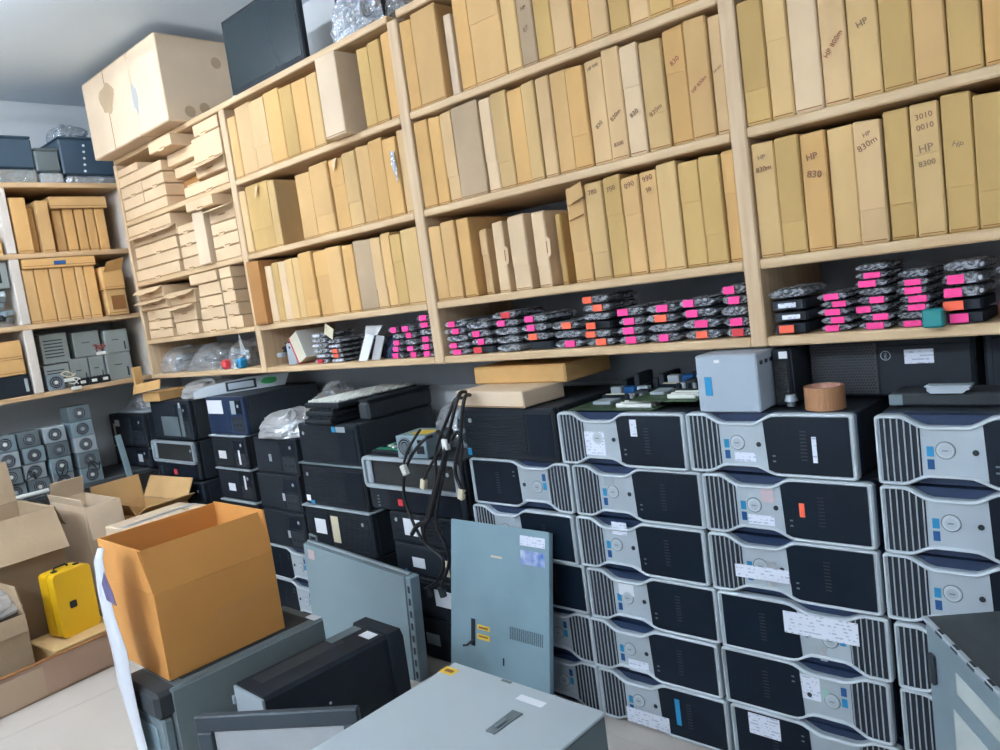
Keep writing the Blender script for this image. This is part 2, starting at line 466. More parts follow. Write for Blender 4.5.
# ------------------------------------------------------------------ main shelving along the back wall
YS = 1.94                       # front plane of the shelving
YB = 2.36
zC, zB, zA, zT, zU = [CAM_H+v for v in (-.212, -.0115, .319, .660, 1.008)]
TH = 0.026
shelf = thing('shelving_unit', 'long plywood wall shelving filled with laptop cartons and bagged drives', 'shelf', (-2.1, YS, zC-TH))
def wpart(mb, name, m, root):
    return mb.build(name, m, root, loc=-root.location)
BAYS = {'S': (-4.53, -3.345), 'L': (-3.30, -2.13), 'M': (-2.08, -.905), 'R': (-.862, .36)}
for k, (a, b) in BAYS.items():
    for z in (zC, zB, zA, zT, zU):
        if k == 'S' and z == zU:
            continue
        aa = -4.55 if (k == 'L' and z == zU) else a
        wpart(MB().box(aa+.0005, b-.0005, YS, YB, z-TH, z, b=.004), 'shelf_board', PLY, shelf)
for k, x0, x1, z1 in (('a', -4.56, -4.53, zU-TH), ('b', -3.345, -3.30, zU-TH), ('c', -2.13, -2.08, zU-TH), ('d', -.905, -.862, zU-TH), ('e', .36, .40, zU-TH)):
    wpart(MB().box(x0, x1, YS-.002, YB, zC-TH, z1, b=.004), 'upright', PLY_V, shelf)
wpart(MB().box(-4.56, .40, YB+.0005, YB+.012, 1.005, zU, b=0), 'back_panel', BACKP, shelf)

# ------------------------------------------------------------------ laptop cartons standing on the shelves
rc = random.Random(11)
def carton_mesh(w, d, h, m, r, sh=.004):
    mb = MB().box(-w/2, w/2, 0, d, 0, h, b=.0035)
    kx = r.uniform(-sh, sh); kz = r.uniform(-.006, .004)
    mb.v = [(x*(1-.004*(z/h)), y, z+(kz*(x/w+.5) if z > h/2 else 0)) for x, y, z in mb.v]
    return mb.mesh('laptop_carton', m)
def carton(x0, x1, zb, h, label, m=None, y=None, d=.34, writes=(), flap=None, group=None, gap=.0015):
    m = m or rc.choice(CARDS)
    y = YS+rc.uniform(.002, .014) if y is None else y
    w = x1-x0-2*gap
    o = link('laptop_carton', carton_mesh(w, d, h, m, rc), None, ((x0+x1)/2, y, zb+.0003))
    tag(o, label, 'carton', group)
    if flap is None: flap = rc.random() < .4
    if flap:
        f0 = rc.choice((.28, .33, .62)); 
        rb('tuck_flap', (-w/2+.002, w/2-.002, -.0022, -.0002, h*f0, h-.006), m, o, .0008)
    rb('end_seam', (-w/2+.004, w/2-.004, -.0006, .0002, .006, .0085), CARD_DARK, o, 0)
    for s, size, ux, uz, tilt, ink in writes:
        letter(s, min(size*.8, w*1.25/max(2, len(s))/max(.5, math.cos(tilt))), ink, o, (ux*w*.5, -.0032, uz*h), tilt)
    return o
def edges(px, z, Y=YS):
    return [xw(p, Y, z) for p in px]
BN = {'L': 'left bay', 'M': 'middle bay', 'R': 'right bay'}
RN = {zB: 'shelf above the drives', zA: 'second shelf above drives', zT: 'third shelf above drives'}
def row(bay, z, px, hs, special=None, skip=()):
    E_ = edges(px, z)
    E_[0] = max(E_[0], BAYS[bay][0]+.002); 
    n = 0
    for i in range(len(E_)-1):
        if i in skip or E_[i+1] > BAYS[bay][1]+.05: continue
        n += 1
        kw = dict((special or {}).get(i, {}))
        x0, x1 = E_[i], min(E_[i+1], BAYS[bay][1]-.002)
        if 'y' in kw: x0, x1 = xw(px[i], kw['y'], z), xw(px[i+1], kw['y'], z)
        x0 = max(x0, BAYS[bay][0]+.002)
        tab = kw.pop('tab', False)
        if 'dx' in kw: x1 -= kw.pop('dx')
        h = kw.pop('h', hs+rc.uniform(-.008, .008))
        lk = kw.pop('look', 'tan laptop carton')
        lab = '%s, %s from left, %s, %s' % (lk, ORD[n], RN[z], BN[bay])
        oc = carton(x0, x1, z, h, lab, group='laptop cartons, %s, %s' % (RN[z], BN[bay]), **kw)
        if tab:
            w_ = x1-x0
            MB().prism([(w_/2-.002, h*.38), (w_/2+.010, h*.42), (w_/2+.012, h*.62), (w_/2-.002, h*.66)], -.002, .0005).build('tuck_tab', CARD_PALE, oc)
            rb('tab_slot', (w_/2-.004, w_/2-.001, -.0028, -.002, h*.44, h*.6), CARD_DARK, oc, 0)
# right bay
row('R', zB, [757, 783, 808, 834, 861.4, 890, 917, 947, 979, 1014, 1050], .288, {
    0: dict(writes=[('HP', .020, -.1, .87, .1, INK_GREY), ('830m', .022, 0, .77, .1, INK)], m=CARDS[1]),
    1: dict(m=CARDS[3], flap=True, h=.287),
    2: dict(writes=[('HP', .028, -.1, .80, .12, INK), ('830', .030, .0, .65, -.15, INK)], m=CARDS[2], look='honey-coloured laptop carton marked HP 830'),
    3: dict(m=CARDS[1]), 4: dict(writes=[('HP', .018, 0, .88, .3, INK), ('830m', .026, 0, .80, .45, INK)], m=CARDS[4]),
    5: dict(m=CARDS[3]),
    6: dict(writes=[('3010', .030, 0, .90, .1, INK), ('0010', .024, .05, .82, .1, INK), ('HP', .030, 0, .66, .1, INK_GREY), ('8300', .022, 0, .55, .1, INK_GREY)], m=CARDS[1], look='tan laptop carton marked 3010'),
    7: dict(m=CARDS[3], writes=[('HP', .022, 0, .63, -.4, INK_GREY)]), 8: dict(m=CARDS[3])})
row('R', zA, [746, 772, 795, 824.5, 851.5, 883, 915.5, 949, 984, 1020], .300, {
    0: dict(m=CARDS[3]), 1: dict(m=CARDS[1]), 2: dict(m=CARD_PALE, look='pale laptop carton'), 
    3: dict(m=CARDS[4], writes=[('HP 800m', .024, 0, .45, .9, INK_RED)], look='tan laptop carton with slanted red writing'), 4: dict(m=CARDS[1], writes=[('HP', .026, 0, .55, .3, INK_GREY)]),
    5: dict(m=CARDS[3]), 6: dict(m=CARDS[0]), 7: dict(m=CARDS[3]), 8: dict(m=CARDS[2])})
# middle bay
row('M', zB, [433, 449, 463, 475.5, 487, 494.5, 500, 511, 516, 533, 540, 553, 563, 569, 575, 593, 611, 629, 647, 665, 685.6, 707, 728.4, 753], .285, {
    0: dict(h=.268, m=CARDS[0]), 1: dict(h=.272, m=CARDS[0]), 2: dict(h=.272, m=CARDS[2]),
    4: dict(h=.222, y=YS+.05, m=CARDS[4], look='short pinkish carton'),
    6: dict(h=.235, y=YS+.03, tab=True, m=CARD_PALE, look='short pale carton with tuck tab'),
    8: dict(h=.242, y=YS+.02, m=CARD_PALE, look='plain short pale carton'),
    10: dict(h=.240, y=YS+.02, tab=True, m=CARD_PALE, look='short pale carton with tab, beside gap'),
    12: dict(h=.225, y=YS+.06, m=CARDS[3], look='short narrow carton before the dark gap'),
    14: dict(h=.287, m=CARDS[0], look='tan carton with torn top flap'),
    15: dict(h=.288, m=CARDS[1], writes=[('780', .026, -.05, .9, .1, INK)]),
    16: dict(writes=[('750', .026, -.1, .88, .2, INK)]), 17: dict(writes=[('090', .028, 0, .92, .2, INK)]),
    18: dict(writes=[('990', .028, 0, .93, .2, INK), ('50', .022, 0, .82, .2, INK)]), 19: dict(m=CARDS[1]),
    20: dict(m=CARDS[3], flap=True), 21: dict(m=CARDS[3], flap=True), 22: dict(m=CARDS[2])}, skip=(3, 5, 7, 9, 11, 13))
row('M', zA, [421, 437, 449, 461, 487.4, 499, 515, 531, 544.4, 558, 575, 593, 611.6, 629.6, 648, 670.6, 692.4, 715.6, 741], .300, {
    0: dict(m=CARDS[2], look='honey-coloured laptop carton'), 3: dict(m=CARD_GREY, look='wide greyish laptop carton'), 4: dict(m=CARD_PALE, look='narrow pale laptop carton'),
    11: dict(m=CARDS[4], writes=[('HP 840', .018, 0, .93, .2, INK_GREY), ('830', .022, 0, .38, .6, INK_GREY)]),
    12: dict(m=CARDS[4], writes=[('830m', .022, 0, .40, .6, INK), ('8300', .02, 0, .14, .1, INK)]),
    13: dict(m=CARD_PALE, writes=[('830', .024, 0, .38, .5, INK)]), 14: dict(m=CARDS[1], writes=[('830m', .024, 0, .36, .5, INK)]),
    15: dict(m=CARDS[2], writes=[('830', .024, 0, .72, .5, INK_RED)]), 16: dict(writes=[('HP 830m', .022, 0, .45, .6, INK_RED)]), 17: dict(m=CARDS[4], writes=[('HP 830', .024, 0, .55, .5, INK_GREY)])})
row('M', zT, [408, 421, 445.5, 453, 461, 476, 506.5, 521.6, 537, 554, 573, 591, 609, 629, 649, 672, 696, 722], .305, {
    1: dict(h=.31), 3: dict(m=CARD_CREAM, h=.27, y=YS+.03, look='cream carton with dark tape mark'), 7: dict(m=CARD_GREY, writes=[('HP', .02, 0, .55, .1, INK), ('87', .026, .0, .35, .3, INK_GREY)])}, skip=(2,))
# left bay
row('L', zB, [247, 271.5, 278.5, 285, 292.6, 300, 307, 320, 334, 349, 360, 378, 388.5, 398, 409, 432], .275, {
    0: dict(m=CARD_BROWN, look='wide dark brown carton', h=.295, y=YS-.02, dx=.03), 1: dict(h=.262, m=CARD_PALE), 2: dict(h=.268), 3: dict(h=.268, m=CARD_PALE), 4: dict(h=.268), 5: dict(h=.27, m=CARDS[1]),
    6: dict(m=CARDS[2]), 7: dict(m=CARDS[2]), 9: dict(m=CARDS[2], look='orange-tan laptop carton'), 10: dict(m=CARD_GREY, look='wide greyish laptop carton')})
row('L', zA, [243, 254, 276, 283, 303, 318, 336, 350, 363.5, 377, 391, 404.6, 418], .292, {
    0: dict(m=CARDS[4]), 2: dict(m=CARDS[1], h=.29), 4: dict(h=.27, m=CARDS[0]), 5: dict(h=.283, m=CARDS[0])}, skip=(3,))
row('L', zT, [234, 243, 258, 273, 288, 300.7, 315.4, 326, 346, 365.3, 377, 389, 403], .295, {
    0: dict(h=.275), 4: dict(h=.288), 5: dict(h=.285), 6: dict(h=.283), 7: dict(m=CARD_CREAM, h=.305, y=YS-.045, look='cream carton jutting over the edge', d=.3)}, skip=(8,))
# top edge cartons over the middle bay

# ------------------------------------------------------------------ small mailer boxes in the far-left bay
rm = random.Random(5)
def mailer(x0, x1, z0, z1, flag, dy, label, m=None, d=.30):
    m = m or CARD_PALE
    w, h = x1-x0-.003, z1-z0-.0015
    o = MB().box(-w/2, w/2, 0, d, 0, h, b=.002).build('mailer_box', m, None, ((x0+x1)/2, YS+dy, CAM_H+z0+.0003), (0, 0, 0))
    tag(o, label, 'box', 'small mailer boxes in the far left bay')
    rb('lid_shadow_line', (-w/2+.003, w/2-.003, -.0008, .0003, .002, .004), CARD_DARK, o, 0)  # shadow line painted as a dark strip low on the front
    if flag == 'tab':
        q = rm.uniform(-.03, .03)
        MB().prism([(q-.035, .004), (q-.025, -.006), (q+.025, -.006), (q+.035, .004)], -.003, -.0005).build('tuck_tab', m, o)
        rb('tab_slot', (q-.022, q+.03, -.0012, .0003, .004, .009), CARD_DARK, o, 0)
    if flag == 'open':
        # front tongue of the lid standing out, with rounded ears
        tongue = [(-w/2, 0), (w/2, 0)]
        n = 8
        pts = [(w/2+.004, .012)]+[(w/2-.02+.024*math.cos(a), .03+.024*math.sin(a)) for a in [math.radians(t_) for t_ in (0, 30, 60, 90)]]
        pts += [(.045, .056), (.035, .07), (-.035, .07), (-.045, .056)]
        pts += [(-w/2+.02+.024*math.cos(a), .03+.024*math.sin(a)) for a in [math.radians(t_) for t_ in (90, 120, 150, 180)]]+[(-w/2-.004, .012)]
        poly = tongue[1:]+pts+tongue[:1]
        ang = math.radians(rm.uniform(18, 34))
        P3 = [(a, -b*math.cos(ang), h-b*math.sin(ang)) for a, b in poly]
        MB().sheet(P3, .002).build('lid_tongue', m, o)
        rb('tab_slot', (-.03, .03, -.0012, .0003, h*.45, h*.45+.004), CARD_DARK, o, 0)
    return o
S4 = [(-4.52, -4.26, .902, .945, '', 0), (-4.52, -3.99, .845, .900, '', 0), (-4.515, -4.25, .782, .843, 'tab', 0), (-4.245, -3.985, .782, .838, 'tab', 0),
      (-4.515, -4.25, .718, .780, '', 0), (-4.245, -3.985, .718, .778, '', 0), (-4.515, -3.99, .660, .716, '', 0),
      (-3.98, -3.81, .660, .790, 'brown', .10), (-3.975, -3.66, .792, .850, '', .06), (-3.975, -3.66, .852, .915, '', .03), (-3.99, -3.74, .917, .976, 'tab', -.05),
      (-3.605, -3.365, .918, .975, 'tab', 0), (-3.64, -3.365, .797, .916, 'tab', 0), (-3.645, -3.362, .730, .795, 'open', 0), (-3.795, -3.35, .660, .714, 'tab', 0), (-3.795, -3.66, .716, .728, '', .02)]
S3 = [(-4.52, -3.99, .570, .628, 'tab', 0), (-4.48, -3.94, .508, .568, 'open', 0), (-4.475, -3.965, .445, .506, 'tab', 0), (-4.48, -3.96, .382, .443, '', 0), (-4.515, -3.98, .319, .380, 'tab', 0),
      (-3.935, -3.735, .502, .545, 'tab', 0), (-3.935, -3.735, .440, .500, 'tab', 0), (-3.935, -3.735, .380, .438, '', 0), (-3.935, -3.735, .319, .378, 'tab', 0),
      (-3.725, -3.61, .319, .578, 'tall', -.02), (-3.73, -3.46, .580, .630, 'tab', -.04),
      (-3.59, -3.348, .500, .572, 'open', 0), (-3.59, -3.35, .443, .498, 'tab', 0), (-3.59, -3.35, .382, .441, 'tab', 0), (-3.59, -3.35, .319, .380, '', 0)]
b2 = -.0115
S2 = [(-4.525, -4.225, .212, .275, 'open', 0), (-4.525, -4.20, .150, .210, 'open', 0), (-4.47, -4.185, .090, .148, 'tab', 0), (-4.475, -4.185, .040, .088, 'tab', 0), (-4.48, -4.19, b2, .038, '', 0),
      (-4.175, -3.89, .150, .222, 'open', .01), (-4.155, -3.89, .060, .148, 'open', 0), (-4.145, -3.895, b2, .058, 'tab', 0),
      (-3.885, -3.6, .234, .287, '', -.01), (-3.82, -3.6, .168, .232, '', 0), (-3.83, -3.6, .110, .166, 'tab', 0), (-3.84, -3.6, .050, .108, 'tab', 0), (-3.85, -3.6, b2, .048, 'tab', 0),
      (-3.59, -3.48, .236, .288, '', 0), (-3.59, -3.475, .175, .234, 'tab', 0), (-3.59, -3.47, .113, .173, 'tab', 0), (-3.59, -3.46, .051, .111, 'tab', 0), (-3.59, -3.44, b2, .049, 'tab', 0)]
for nm, lst in (('top', S4), ('middle', S3), ('lower', S2)):
    lst = sorted(lst, key=lambda e: (round((e[0]+e[1])/2/.28), e[2]))
    for i, (x0, x1, z0, z1, fl_, dy) in enumerate(lst):
        m = None; f = fl_
        sz_ = 'wide ' if x1-x0 > .4 else ('narrow ' if x1-x0 < .21 else '')
        look = {'': 'closed pale mailer box', 'tab': 'pale mailer box with tuck tab', 'open': 'mailer box with lid tongue out',
                'brown': 'brown carton set back among mailers', 'tall': 'upright pale carton between mailer stacks'}[fl_]
        if fl_ == 'brown': m = CARD_BROWN
        if fl_ == 'tall': m = CARD_CREAM
        u = sum(1 for e in lst if abs((e[0]+e[1])/2-(x0+x1)/2) < .2 and e[2] < z0-.01)+1
        c = 1+sum(1 for cc in (-4.27, -4.05, -3.72, -3.55) if (x0+x1)/2 > cc)
        mailer(x0, x1, z0, z1, f, dy, '%s%s, %s up, column %s of %s shelf, far-left bay' % (sz_, look, ORD[u], ['', 'one', 'two', 'three', 'four', 'five'][c], nm), m)

seen = {}
for o in list(COL.objects):
    if o.name.startswith('mailer_box') and o.parent is None: seen.setdefault(o['label'], []).append(o)
for lb, lst in seen.items():
    if len(lst) > 1:
        for o, wd in zip(sorted(lst, key=lambda q: q.location.x), ('left ', 'right ', 'far right ')): o['label'] = wd+lb

# ------------------------------------------------------------------ torn flaps and tapes on the laptop cartons
def carton_at(px, py):
    p = at_y(px, py, YS); best = None
    for o in COL.objects:
        if o.name.startswith('laptop_carton') and o.parent is None:
            xs = [v[0]+o.location.x for v in o.bound_box]; zs = [v[2]+o.location.z for v in o.bound_box]
            if min(xs) <= p.x <= max(xs) and min(zs)-.02 <= p.z <= max(zs)+.02: best = o
    return best, p
def torn(px, py, pts, name, m):
    o, p = carton_at(px, py)
    if not o: return
    q = p-o.location
    MB().sheet([(q.x+a, -.004-c, q.z+b) for a, b, c in pts], .0015).build(name, m, o)
torn(255, 192, [(0, .02, .0), (.035, .03, .004), (.008, -.03, .014)], 'torn_flap', CARD_PALE)
torn(323, 243, [(-.02, .015, .0), (.03, .03, .004), (-.01, -.03, .014)], 'torn_flap', CARD_PALE)
torn(332, 168, [(-.01, .03, .0), (.03, .035, .004), (.012, -.02, .012)], 'torn_flap', CARD_PALE)
torn(394, 166, [(-.01, .055, .002), (.012, .05, .004), (.022, -.01, .008), (.016, -.065, .006), (.004, -.03, .006), (-.008, .01, .004)], 'plastic_strip', BUBBLE)
torn(453, 55, [(-.012, -.02, .001), (.016, .012, .001), (.018, .03, .001), (-.006, .006, .001)], 'dark_tape', CHARC)
torn(577, 198, [(-.035, .03, .0), (.02, .045, .002), (.03, .0, .010), (-.03, -.02, .012)], 'torn_flap', CARDS[0])
torn(572, 220, [(-.01, .0, .001), (.045, .012, .001), (.045, .008, .002), (-.01, -.004, .002)], 'crease', CARD_DARK)

# ------------------------------------------------------------------ on top of the shelving
zt = zU
p0 = at_y(95, 160, 1.85); p1 = at_y(140, 137, 1.85); p2_ = at_y(168, 120, 1.85)
for k, (a, b, lab) in enumerate(((p0.x, p1.x-.004, 'large cream carton with taped flap seam, leftmost on top of shelving'), (p1.x+.004, p2_.x, 'large cream carton beside the monitor on top of shelving'))):
    h = .405
    o = thing('large_carton', lab, 'carton', ((a+b)/2, 1.85, zt+.0005), group='large cartons on top of the shelving')
    w = b-a
    rb('body', (-w/2, w/2, 0, .5, 0, h), CARD_CREAM, o, .006)
    rb('top_flap', (-w/2+.003, w/2-.003, .003, .248, h, h+.004), CARD_CREAM, o, .001)
    rb('top_flap', (-w/2+.003, w/2-.003, .252, .497, h, h+.004), CARD_CREAM, o, .001)
    if k == 0:
        rb('flap_seam', (-.004, .0, -.0012, .001, .0, h), CARD_DARK, o, 0)
        MB().prism([(.09*math.cos(a_)*(1+.2*math.sin(3*a_))-.0, .26+.075*math.sin(a_)*(1+.15*math.cos(5*a_))) for a_ in [i*2*math.pi/18 for i in range(18)]], -.0014, .0005).build('stain', CARD_GREY, o)
    else:
        MB().prism([(-w/2+.02+.03*math.cos(a_), .18+.07*math.sin(a_)*(1+.3*math.sin(4*a_))) for a_ in [i*2*math.pi/14 for i in range(14)]], -.0015, .0005).build('torn_tape', CLOUDY, o)
        for sy, sz in ((.12, .05), (.2, .07), (.3, .3)):
            MB().cyl((w/2-.0005, sy, sz), (1, 0, 0), .028, .0018, 12).build('stain', CARD_GREY, o)

mo = thing('monitor', 'black flat monitor standing on the top board beside the large cartons', 'monitor', (-2.945, YS+.02, zt+.0005))
SCR = mat('dark_screen', (34, 50, 56), rough=0.25, noise=.2, nscale=2)
rb('frame', (-.29, .29, 0, .03, .0, .335), BLACK, mo, .006)
rb('screen', (-.272, .272, -.0012, .004, .028, .318), SCR, mo, .0006)
rb('rear_shell', (-.2, .2, .03, .07, .05, .28), BLACK, mo, .015)
rb('foot', (-.275, -.25, -.012, .03, -.0, .006), WHITEP, mo, .002)
rb('foot', (.225, .25, -.012, .03, -.0, .006), BLACK, mo, .002)
o = tag(crumple('bubble_wrap_bundle', .33, .26, .30, 4, BUBBLE, None, (-2.36, 2.09, zt), n=16, rough=.3), 'silvery bubble-wrapped bundle on top board beside the post', 'bundle')
rb('wrapped_core', (-.12, .12, -.09, .08, .003, .19), CHARC, o, .01)
o = MB().box(-.28, .28, 0, .3, 0, .3, b=.004).build('storage_carton', CARDS[2], None, (-1.72, YS+.02, zt+.0005)); tag(o, 'orange-tan carton at the picture top edge, right of the bubble-wrapped bundle', 'carton')

# ------------------------------------------------------------------ bagged drives on the bottom shelf
rd = random.Random(21)
def bag_mesh(seed):
    r = random.Random(seed); n = 8; mb = MB(); vs = []; fs = []
    # pillow with ragged, pinched ends; unit size in x and z, depth 1
    prof = []
    for i in range(n+1):
        u = i/n; s_ = math.sin(math.pi*u)**.13 if 0 < u < 1 else .30
        prof.append((u-.5, s_))
    ny = 5
    for j in range(ny+1):
        v = j/ny; t_ = .78 if j == 0 else 1
        for side in (1, -1):
            for (u, s_) in prof:
                vs.append((u*(1.02+r.uniform(-.03, .03)), v-(.03 if j == 0 else 0)+r.uniform(-.01, .01), .5+side*.5*s_*t_*(1+r.uniform(-.14, .08))))
    k = 2*(n+1)
    ringi = list(range(n+1))+list(range(2*n+1, n, -1))
    for j in range(ny):
        for i in range(k):
            a, b = ringi[i], ringi[(i+1) % k]
            fs.append((j*k+a, j*k+b, (j+1)*k+b, (j+1)*k+a))
    fs.append([ringi[i] for i in range(k)][::-1]); fs.append([ny*k+ringi[i] for i in range(k)])
    mb.add(vs, fs, 0, False)
    return mb.mesh('bag', BAG)
BAGS = [bag_mesh(s) for s in range(6)]
BODY = MB().box(-.5, .5, 0, 1, 0, 1, b=.06).mesh('drive_body', BLACK)
BODYG = MB().box(-.5, .5, 0, 1, 0, 1, b=.06).mesh('drive_body', CHARC)
SHINE = mat('antistatic_silver', (150, 156, 164), rough=.25, metal=.6, noise=.7, nscale=45, bump=.7, bscale=70)
BODYS = MB().box(-.5, .5, 0, 1, 0, 1, b=.06).mesh('drive_body', SHINE)
STK = {'p': PINK, 'o': ORANGE, 'r': RED, 'w': PRINT}
NAMEC = {'p': 'pink', 'o': 'orange', 'r': 'red', 'w': 'white'}
def drive(x, w, z, h, code, label, group, d=.155, y=None, rz=0):
    y = YS+.012+rd.uniform(0, .015) if y is None else y
    r = thing('bagged_drive', label, 'drive', (x, y, z), (0, 0, rz), group)
    bagged = 'b' not in code
    body = BODYS if 's' in code else (BODYG if rd.random() < .3 else BODY)
    link('drive_body', body, r, (0, .004, h*.06), scale=(w*(.9 if bagged else .98), d*.94, h*.84))
    if bagged:
        link('bag', rd.choice(BAGS), r, (0, 0, .0004), scale=(w, d, h*.97))
    c = code[0]
    if c in STK:
        sw, sh = rd.uniform(.03, .04), min(.02, h*.78)
        q = rd.uniform(-.25, .15)*w
        if c == 'w': sw, sh = .045, h*.4
        rb('sticker', (q-sw/2, q+sw/2, -.012, -.0095, h*.5-sh/2, h*.5+sh/2), STK[c], r, 0, rot=(0, 0, rd.uniform(-.03, .03)))
    return r
def stack(px0, px1, codes, hs, where, Y=YS, bay='M', jit=.006, d=.155):
    x0, x1 = xw(px0, Y, zC), xw(px1, Y, zC)
    z = zC+.0006
    for i, c in enumerate(codes):
        h = hs*rd.uniform(.92, 1.08)
        kind = 'bare black drive' if 'b' in c else ('silver-bagged drive' if 's' in c else 'bagged drive')
        st = ' with %s sticker' % NAMEC[c[0]] if c[0] in NAMEC else ' without sticker'
        drive((x0+x1)/2+rd.uniform(-jit, jit), (x1-x0)-.014, z, h, c, '%s%s, %s from bottom, %s' % (kind, st, ORD[i+1], where), 'bagged drives on the bottom shelf', d=d)
        z += h+.0006
MS = [(445, 468, ['p', 'p', 'n', 'p', 'p'], .0245), (468.5, 492, ['rb', 'p', 'p', 'n'], .028), (494, 520, ['s', 'n', 's', 'p', 'r'], .027), (523, 549, ['nb', 'o', 'p', 'p'], .0285),
      (551, 580, ['p', 's', 'o'], .029), (582, 613, ['o', 'o', 'ob', 'n', 'o', 'o'], .026), (615, 645, ['p', 'p', 'p', 'p'], .0285), (646, 680, ['p', 's', 'o', 'p'], .028),
      (681, 719, ['o', 'p', 'p', 'p'], .0285), (720, 749, ['r', 'ps', 's', 'p', 'p'], .0285)]
for i, (a, b, c, h) in enumerate(MS):
    stack(a, b, c, h, '%s stack of the middle bay' % ORD[i+1])
RS = [(769, 809, ['ob', 'wb', 'wb', 's'], .029), (817, 852, ['p', 'p', 'ps', 'p', 'p'], .019), (856, 893, ['p', 'p', 'ps', 'p', 's', 'p', 'p', 's'], .0185), (895, 932, ['p', 's', 'p', 'p', 'ps', 'p', 'n'], .0185),
      (941, 988, ['pb', 'ob', 'ps', 'ps', 's'], .027), (996, 1030, ['s', 'p', 's', 'p', 's'], .024)]
for i, (a, b, c, h) in enumerate(RS):
    stack(a, b, c, h, '%s stack of the right bay' % ORD[i+1])
xt = xw(943, YS, zC)
o = MB().box(-.021, .021, 0, .03, 0, .042, b=.004).build('drive_sled', TEAL, None, (xt-.012, YS-.034, zC+.0005)); tag(o, 'small teal plastic block in front of the fifth right-bay drive stack', 'block')
for i, (a, b, c, h) in enumerate([(391, 403, ['p', 'p', 'p', 's', 'p'], .025), (404.5, 417, ['p', 'p', 's', 'p', 'p'], .025), (418.5, 433, ['p', 'p', 'p', 's', 'p', 'p'], .026)]):
    stack(a, b, c, h, '%s stack beside the left bay post' % ORD[i+1], d=.2)
for i, (a, b, c, h) in enumerate([(312, 327, ['r', 'w', 's', 'w', 's', 'w'], .021), (328.5, 343, ['w', 'o', 'o', 'w', 'n'], .021)]):
    stack(a, b, c, h, '%s stack right of the leaning book' % ORD[i+1])
# clutter on the left and far-left parts of that shelf
bk = thing('book', 'thick book with red cover leaning on the bottom shelf of left bay', 'book', (xw(299, YS, zC), YS+.03, zC+.0225), (0, math.radians(-24), 0))
PAGES = mat('book_pages', (214, 208, 186), rough=.8, noise=.15, nscale=6, stretch=(60, 1, 1))
rb('cover', (-.052, -.047, 0, .19, .0, .135), RED, bk, .001); rb('page_block', (-.0465, .02, .002, .186, .003, .132), PAGES, bk, .002); rb('cover', (.0205, .0245, 0, .19, 0, .135), WHITEP, bk, .001)
def P(px, py, Y): return at_y(px, py, Y)
o = MB().box(-.035, .035, 0, .02, 0, .10, b=.003).build('metal_bracket', STEELL, None, (xw(285, YS, zC)-.01, YS+.05, zC+.0005)); tag(o, 'grey metal plate with a hole standing beside the leaning book', 'plate')
MB().cyl((-.008, -.001, .08), (0, 1, 0), .006, .003, 12).build('hole', DARKGR, o)
ev = thing('envelope_bundle', 'folded white plastic envelope bundle lying among left bay drives', 'bundle', (xw(366, YS, zC), YS+.02, zC+.001))
MB().sheet([(-.075, -.0, .0), (-.01, -.006, .0), (.05, -.0, .10), (-.01, .006, .11)], .004).build('sleeve', PAPER, ev)
MB().sheet([(-.02, .01, .105), (.06, .008, .10), (.075, .03, .135), (-.03, .03, .14)], .004).build('sleeve', CLOUDY, ev)
MB().sheet([(.0, .008, .0), (.05, .012, .0), (.10, .012, .09), (.055, .01, .1)], .004).build('sleeve', CLOUDY, ev)
for i, (px, sx, sz, s) in enumerate(((378, .09, .07, 3), (352, .09, .06, 8))):
    o = crumple('parts_bag', sx*1.25, .12, sz*1.2, s, [NAVY, BLACK2][i], None, (xw(px, YS, zC), YS+.12, zC+.0005), n=10)
    tag(o, ['dark blue bag behind the white envelope bundle', 'black bag left of the white envelope bundle'][i], 'bag')
o = rb('paper_note', (-.03, .03, 0, .002, 0, .05), CREAMP, None, 0, (xw(333, YS, zC), YS-.002, zC+.115), (.1, .5, 0)); tag(o, 'cream paper scrap on drives right of the leaning book', 'paper')
# cables, adapters and bags at the far-left end
rk = random.Random(9)
def squiggle(p, spread, n, r, seed, drop=0.0):
    q = random.Random(seed); pts = []
    a = q.uniform(0, 6.28)
    for i in range(n):
        a += q.uniform(.5, 1.3)
        pts.append((p[0]+spread[0]*math.cos(a)*q.uniform(.5, 1), p[1]+spread[1]*math.sin(a*1.3)*q.uniform(.5, 1), p[2]+spread[2]*q.uniform(0, 1)+.01))
    # smooth with Catmull-Rom
    out = []
    for i in range(len(pts)-1):
        p0, p1, p2, p3 = [Vector(pts[max(0, min(len(pts)-1, k))]) for k in (i-1, i, i+1, i+2)]
        for t_ in (0, .25, .5, .75):
            out.append(.5*((2*p1)+(p2-p0)*t_+(2*p0-5*p1+4*p2-p3)*t_*t_+(3*p1-p0-3*p2+p3)*t_**3))
    out.append(Vector(pts[-1]))
    return out
for i, (px, lab, m) in enumerate(((262, 'tangle of black cables left of the leaning book', CABLE), (275, 'tangle of grey cables behind the black cables, left bay', CHARC))):
    c = Vector((xw(px, YS, zC), YS+.11, zC+.03))
    o = MB().tube([v-c for v in squiggle(c, (.06, .045, .06), 22, .005, 40+i)], .005).build('cable_tangle', m, None, c); tag(o, lab, 'cable')
    rb('plug', (-.02, .02, -.08, -.05, .01, .03), [CYAN2, STEELL][i], o, .004)
o = MB().sheet([(0, 0, 0), (.05, -.005, .005), (.02, 0, .055), (.003, 0, .09)], .002).build('hanging_tag', CLOUDY, None, (xw(247, YS, zC)-.02, YS-.006, zC+.085)); tag(o, 'whitish plastic tag hanging from shelf below the dark brown carton', 'tag')
o = rb('adapter_plug', (-.022, .022, 0, .05, 0, .05), CYAN, None, .01, (xw(236, YS, zC), YS+.01, zC+.0005)); tag(o, 'bright blue adapter block on far-left part of the bottom shelf', 'adapter')
